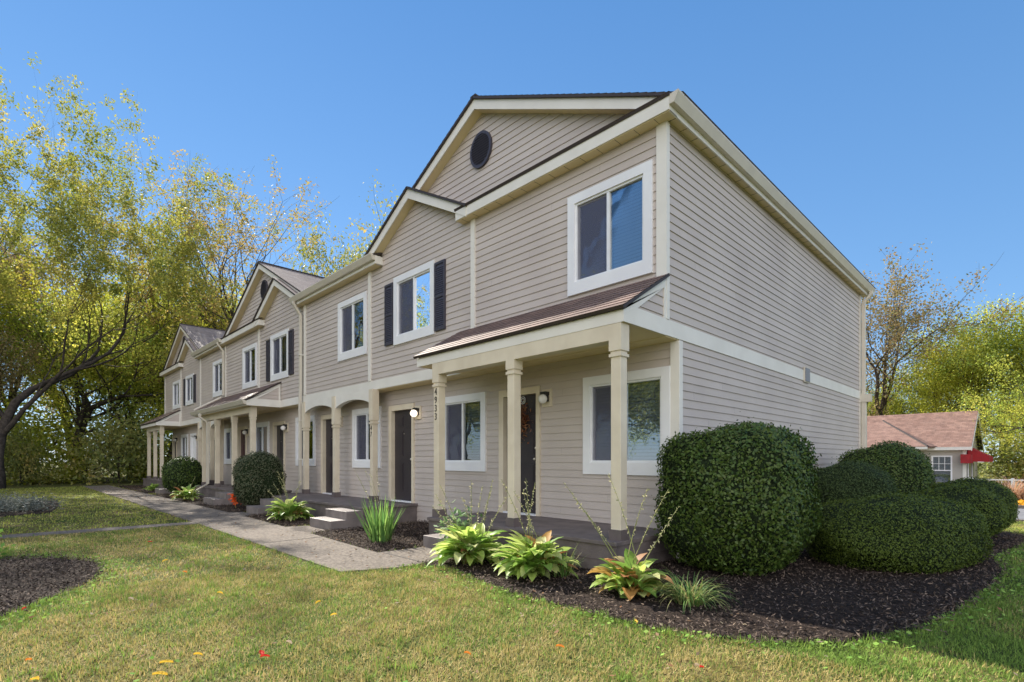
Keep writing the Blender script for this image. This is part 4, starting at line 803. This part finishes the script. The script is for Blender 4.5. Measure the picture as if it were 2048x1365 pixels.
a = MB(); a.prism([(kx+.05, 2.12), (kx+1.0, 1.55), (kx+1.0, 1.22), (kx+.05, 1.25)], 'y', 41.0, 44.5); aw = a.build('red_awning', M_awn, K); MB().prism([(kx-.15, 1.66), (kx+.3, 1.66), (kx+.3, 1.15), (kx-.15, 1.15)], 'y', 39.6, 41.0).build('awning_valance', M_awn, aw)
# white ramp railing
RL = thing('ramp_railing', 'white ramp railing with balusters in front of the clubhouse', 'railing', (-1, 36, -.6))
B('top_rail', M_white, RL, (-2.75, 6, 36.95, 37.05, .28, .34)); B('bottom_rail', M_white, RL, (-2.75, 6, 36.97, 37.03, -.42, -.37))
for x in (-2.8, -1.1, .6, 2.3, 4.0): B('post', M_white, RL, (x-.06, x+.06, 36.93, 37.07, -.62, .4))
b = MB()
for k in range(70): x = -2.7+k*.12; b.box(x-.012, x+.012, 36.99, 37.01, -.4, .3)
o = b.build('balusters', M_white, RL)
MB().prism([(-4.05, -.42), (-2.82, .38), (-2.6, .38), (-2.6, -.1), (-2.9, -.55), (-4.05, -.62)], 'y', 36.8, 37.2).build('sloping_stringer', M_white, RL)
B('ramp_wall', M_white, RL, (-6.2, -5.4, 36.0, 36.3, -.65, .28), (-6.3, -5.3, 35.95, 36.35, .281, .34)); B('ramp_floor', M_conc, RL, (-6, 6, 37.1, 38.4, -.7, -.45))
# ornamental grass and mums across the road
L_orn = leafmat('tan_ornamental_grass', [(.42, .22, .13), (.55, .33, .20), (.60, .42, .27), (.36, .17, .11)], .4, .6)
for k, (x, y) in enumerate(((-1.0, 32.8), (-.3, 33.3), (.55, 32.7), (1.3, 33.2))):
    t = iris((x, y), 300, 1.55, ['pink tan plume grass at the left end of its row', 'second pink tan plume grass from the left', 'third pink tan plume grass from the left', 'pink tan plume grass at the right edge of the photo'][k], .22, .035, L_orn, 'ornamental_grass', 30, 85, (50, 130), 20+k); t['group'] = 'plume grasses beside the road'
for k, (x, y) in enumerate(((-.55, 30.6), (-.05, 30.75), (.45, 30.6), (.95, 30.75))):
    z = float(gz(x, y)); n = 500; rs = np.random.RandomState(k); d = rs.normal(size=(n, 3)); d /= np.linalg.norm(d, axis=1)[:, None]; d[:, 2] = abs(d[:, 2]); P = d*np.array([.3, .3, .26])+np.array([x, y, z]); V, F = leafquads(P, .08, aspect=.8, nrm=d, jit=.4)
    t = thing('chrysanthemum', ['yellow mum at the left end of the kerb row', 'second yellow mum from the left along the kerb', 'third yellow mum from the left along the kerb', 'yellow mum at the right end of the kerb row'][k], 'flowers', (x, y, z), 'yellow mums along the kerb'); mesh('blooms', V, F, leafmat('yellow_petals', [(.75, .38, .02), (.85, .5, .03)], .3), t)
    MB().tube([(x, y, z-.05), (x, y, z+.15)], .05, 6).build('stem', H_stalk, t)
# ------------------------------------------------------------------ lawn blades, mulch chips, fallen leaves
def inpoly(P, poly):
    x, y = P[:, 0], P[:, 1]; c = np.zeros(len(P), bool); n = len(poly)
    for i in range(n):
        x1, y1 = poly[i]; x2, y2 = poly[(i+1) % n]
        k = ((y1 > y) != (y2 > y)) & (x < (x2-x1)*(y-y1)/(y2-y1+1e-12)+x1); c ^= k
    return c
HARD = [PATH, CROSS, BEDR, BEDC, BEDD, BEDE, BEDL, BEDF, BEDH, [(XE, 6), (XC, 6), (XC, 17), (XE, 17)], [(-30, 22.4), (30, 22.4), (30, 29.4), (-30, 29.4)]]
rs = np.random.RandomState(99)
def scatter(n, r0, r1):
    """even scatter over a ring sector around the spot the lawn is seen from, clear of beds and walks"""
    r = np.sqrt(rs.uniform(r0*r0, r1*r1, n)); a = rs.uniform(R(40), R(205), n); P = np.stack([r*np.cos(a), r*np.sin(a)], 1)
    ok = np.ones(n, bool)
    for h in HARD: ok &= ~inpoly(P, h)
    return P[ok]
def lobes(P, f, ph=0): return np.sin(P[:, 0]*f+ph)*np.cos(P[:, 1]*f*1.13+ph*2)+.6*np.sin(P[:, 0]*f*2.3+P[:, 1]*f*1.7+ph)
def blades(P, h, wd):
    n = len(P); a = rs.uniform(0, 6.283, n); ln = h*rs.uniform(.5, 1.3, n); tilt = rs.uniform(.15, 1.42, n); z = gz(P[:, 0], P[:, 1]); b = np.stack([P[:, 0], P[:, 1], z], 1)
    sd = np.stack([-np.sin(a), np.cos(a), np.zeros(n)], 1)*(wd*rs.uniform(.6, 1.2, n))[:, None]*.5; d = np.stack([np.cos(a)*np.sin(tilt), np.sin(a)*np.sin(tilt), np.cos(tilt)], 1)*ln[:, None]
    V = np.stack([b-sd, b+sd, b+d], 1).reshape(-1, 3); return V, np.arange(3*n).reshape(-1, 3)
def edge_dist(P, poly):
    d = np.full(len(P), 9.)
    for i in range(len(poly)):
        a = np.array(poly[i]); b = np.array(poly[(i+1) % len(poly)]); ab = b-a; t = np.clip(((P-a)@ab)/(ab@ab), 0, 1); d = np.minimum(d, np.linalg.norm(P-(a+t[:, None]*ab), axis=1))
    return d
G_dry = leafmat('dry_grass_blades', [(.118, .104, .033), (.295, .262, .077), (.448, .366, .121), (.661, .525, .242), (.319, .201, .083)], .3, .8, patch=.5, pscale=3.2)
G_grn = leafmat('green_grass_blades', [(.095, .168, .027), (.201, .312, .052), (.339, .456, .094)], .35, .75, patch=.3, pscale=2.2)
G_far = leafmat('far_grass_blades', [(.224, .293, .051), (.355, .391, .076), (.486, .430, .119)], .35, .7, patch=.5, pscale=.5)
P = np.concatenate([scatter(430000, 1.8, 7), scatter(330000, 7, 13)]); e = np.minimum(edge_dist(P, BEDR), edge_dist(P, BEDL)); e = np.minimum(e, edge_dist(P, PATH)+.06)
shade = (P[:, 0] > -1.6) & (P[:, 1] > 3.9); green = (rs.rand(len(P)) < .22+.30*(lobes(P, 1.7) > .35)+.45*np.exp(-(e/.22)**2)+.5*shade)
far = np.linalg.norm(P, axis=1) > 7; wd = np.where(far, .012, .0075); hh = np.where(e < .12, .055, .038)*(1+.25*np.clip(lobes(P, 9.), -1, 1.5))
for nm, k, mt in (('dry_lawn_grass', ~green, G_dry), ('green_lawn_grass', green, G_grn)):
    V, F = blades(P[k], hh[k], wd[k]); tag(mesh(nm, V, F, mt), ('straw coloured' if nm[0] == 'd' else 'green')+' short grass blades covering the lawn', 'grass', kind='stuff')
P = scatter(300000, 13, 34); V, F = blades(P, np.full(len(P), .05), np.full(len(P), .026)); tag(mesh('distant_lawn_grass', V, F, G_far), 'mown grass on the farther lawn towards the wood', 'grass', kind='stuff')
# taller tufts the mower left
c = scatter(5200, 1.8, 11); c = c[(lobes(c, 1.3, .7) > -.1)]; T_ = np.repeat(c, 16, 0)+rs.normal(size=(len(c)*16, 2))*.022; V, F = blades(T_, np.full(len(T_), .075), np.full(len(T_), .008)); tag(mesh('grass_tufts', V, F, G_grn), 'taller fresh green tufts standing out of the lawn', 'grass', kind='stuff')
# clover and broad weeds near the beds
P = scatter(70000, 1.8, 11); e = np.minimum(edge_dist(P, BEDR), edge_dist(P, BEDL)); P = P[(rs.rand(len(P)) < .5*np.exp(-(e/.28)**2)+.05*(lobes(P, 2.3, 1) > .9))]
P3 = np.stack([P[:, 0], P[:, 1], gz(P[:, 0], P[:, 1])+.025+.02*rs.rand(len(P))], 1); V, F = leafquads(P3, .034, aspect=.8, nrm=np.array([[0, 0, 1.]]), jit=.35); tag(mesh('clover_patches', V, F, leafmat('clover_leaves', [(.156, .312, .052), (.260, .442, .078), (.364, .520, .117)], .35, .95)), 'bright green clover growing along the mulch edges', 'clover', kind='stuff')
# mulch chips
Q = []
for poly, n in ((BEDR, 60000), (BEDC, 16000), (BEDD, 9000), (BEDE, 8000), (BEDL, 42000), (BEDF, 3000), (BEDH, 4000)):
    xs = [p[0] for p in poly]; ys = [p[1] for p in poly]; p = np.stack([rs.uniform(min(xs), max(xs), n), rs.uniform(min(ys), max(ys), n)], 1); Q.append(p[inpoly(p, poly)])
for poly in (BEDR, BEDL):       # chips kicked out over the ragged bed edge
    for i in range(len(poly)):
        a, b_ = np.array(poly[i]), np.array(poly[(i+1) % len(poly)]); m_ = int(np.linalg.norm(b_-a)*170); Q.append(a+(b_-a)*rs.rand(m_, 1)+rs.normal(size=(m_, 2))*.07)
Q = np.concatenate(Q); P3 = np.stack([Q[:, 0], Q[:, 1], gz(Q[:, 0], Q[:, 1])+.022+.035*rs.rand(len(Q))], 1); V, F = leafquads(P3, .038, aspect=.3, nrm=np.array([[0, 0, 1.]]), jit=.55); tag(mesh('mulch_chips', V, F, M_chip), 'shredded dark bark mulch covering the planting beds', 'mulch', kind='stuff')
# litter of small dry leaves, too many to count
P = np.concatenate([scatter(600, 2, 9), scatter(2600, 9, 32), np.stack([rs.uniform(-33, -19, 1500), rs.uniform(2.9, 5.2, 1500)], 1), np.stack([rs.uniform(-14, -1.6, 420), rs.uniform(3.0, 4.6, 420)], 1), np.stack([rs.uniform(-24, -13, 1100), rs.uniform(-1, 3, 1100)], 1)])
P3 = np.stack([P[:, 0], P[:, 1], gz(P[:, 0], P[:, 1])+.045], 1); V, F = leafquads(P3, .042, aspect=.5, nrm=np.array([[0, 0, 1.]]), jit=.3); tag(mesh('leaf_litter', V, F, leafmat('litter_leaves', [(.168, .095, .045), (.252, .190, .112), (.291, .235, .157), (.224, .090, .034)], .2, .95)), 'small dry leaves scattered over the lawn and walk', 'leaf litter', kind='stuff')
# single fallen leaves large enough to point at
def fallen(u, v, size, colr, lb, up=.008):
    w_ = (1.35-.045)*1042/(v-920); k = Vector((-.7139, .7002))+Vector((.7002, .7139))*(u-1024)/1042; x, y = k.x*w_, k.y*w_
    size *= .75; rg = random.Random(u*7+v); az = rg.uniform(0, 6.28); n = 9; V = []; F = []
    for i in range(n+1):
        t = i/n; wv = size*.42*math.sin(math.pi*t**.75)**.8*(1+.25*math.sin(i*2.7)); cz = .042+up*math.sin(t*3)+.01*t
        for s_ in (-1, 0, 1): lx = (t-.5)*size; ly = s_*wv*.5; V.append((lx*math.cos(az)-ly*math.sin(az), lx*math.sin(az)+ly*math.cos(az), cz+abs(s_)*.012))
    for i in range(n):
        for j in (0, 1): q = 3*i+j; F.append((q, q+1, q+4, q+3))
    o = mesh('fallen_leaf', V, F, leafmat('fallen_%s_leaf' % colr, {'yellow': [(.80, .50, .04), (.85, .58, .08)], 'orange': [(.75, .24, .04), (.8, .3, .05)], 'red': [(.55, .03, .02), (.7, .05, .03)], 'tan': [(.55, .42, .28), (.65, .52, .38)]}[colr], .25)); o.location = (x, y, 0)
    tag(o, lb, 'leaf', 'fallen leaves on the lawn')
for u, v, s, cc, lb in ((333, 1328, .10, 'yellow', 'curled yellow leaf near the bottom left of the lawn'), (320, 1352, .11, 'yellow', 'long yellow leaf at the bottom edge of the lawn, left of centre'), (396, 1312, .07, 'yellow', 'small yellow leaf left of the red leaf clump'), (523, 1310, .10, 'red', 'bright red leaf clump standing in the lawn'), (530, 1316, .08, 'red', 'darker red leaf lying against the bright red leaf clump'),
    (578, 1288, .07, 'tan', 'pale tan leaf right of the red leaf clump'), (330, 1123, .09, 'yellow', 'yellow leaf in the lawn below the narrow cross walk'), (370, 1146, .07, 'orange', 'reddish leaf in the middle of the left lawn'), (262, 1200, .08, 'tan', 'pale leaf right of the round mulch bed'), (636, 1207, .08, 'yellow', 'yellow leaf in the lawn below the main walk'), (667, 1232, .07, 'yellow', 'yellow leaf standing on edge in the middle of the lawn'), (440, 1188, .07, 'yellow', 'yellow leaf left of the lawn centre'),
    (57, 1323, .06, 'orange', 'orange leaf near the bottom left corner'), (70, 1362, .10, 'yellow', 'yellow leaf at the bottom left corner'), (300, 1085, .08, 'red', 'red leaf just below the narrow cross walk'), (48, 1220, .05, 'red', 'red leaf on the lower edge of the round mulch bed'), (1403, 1338, .06, 'red', 'red leaf at the bottom right of the lawn'), (1272, 1246, .06, 'yellow', 'yellow leaf beside the mulch below the orange hosta'), (1120, 1296, .08, 'orange', 'orange leaf low in the middle of the lawn'), (935, 1310, .06, 'orange', 'small orange leaf at the bottom middle of the lawn'), (1255, 1205, .07, 'tan', 'pale leaf on the mulch under the orange hosta'), (1395, 1335, .05, 'tan', 'tan leaf beside the red leaf at the bottom right')):
    fallen(u, v, s, cc, lb)
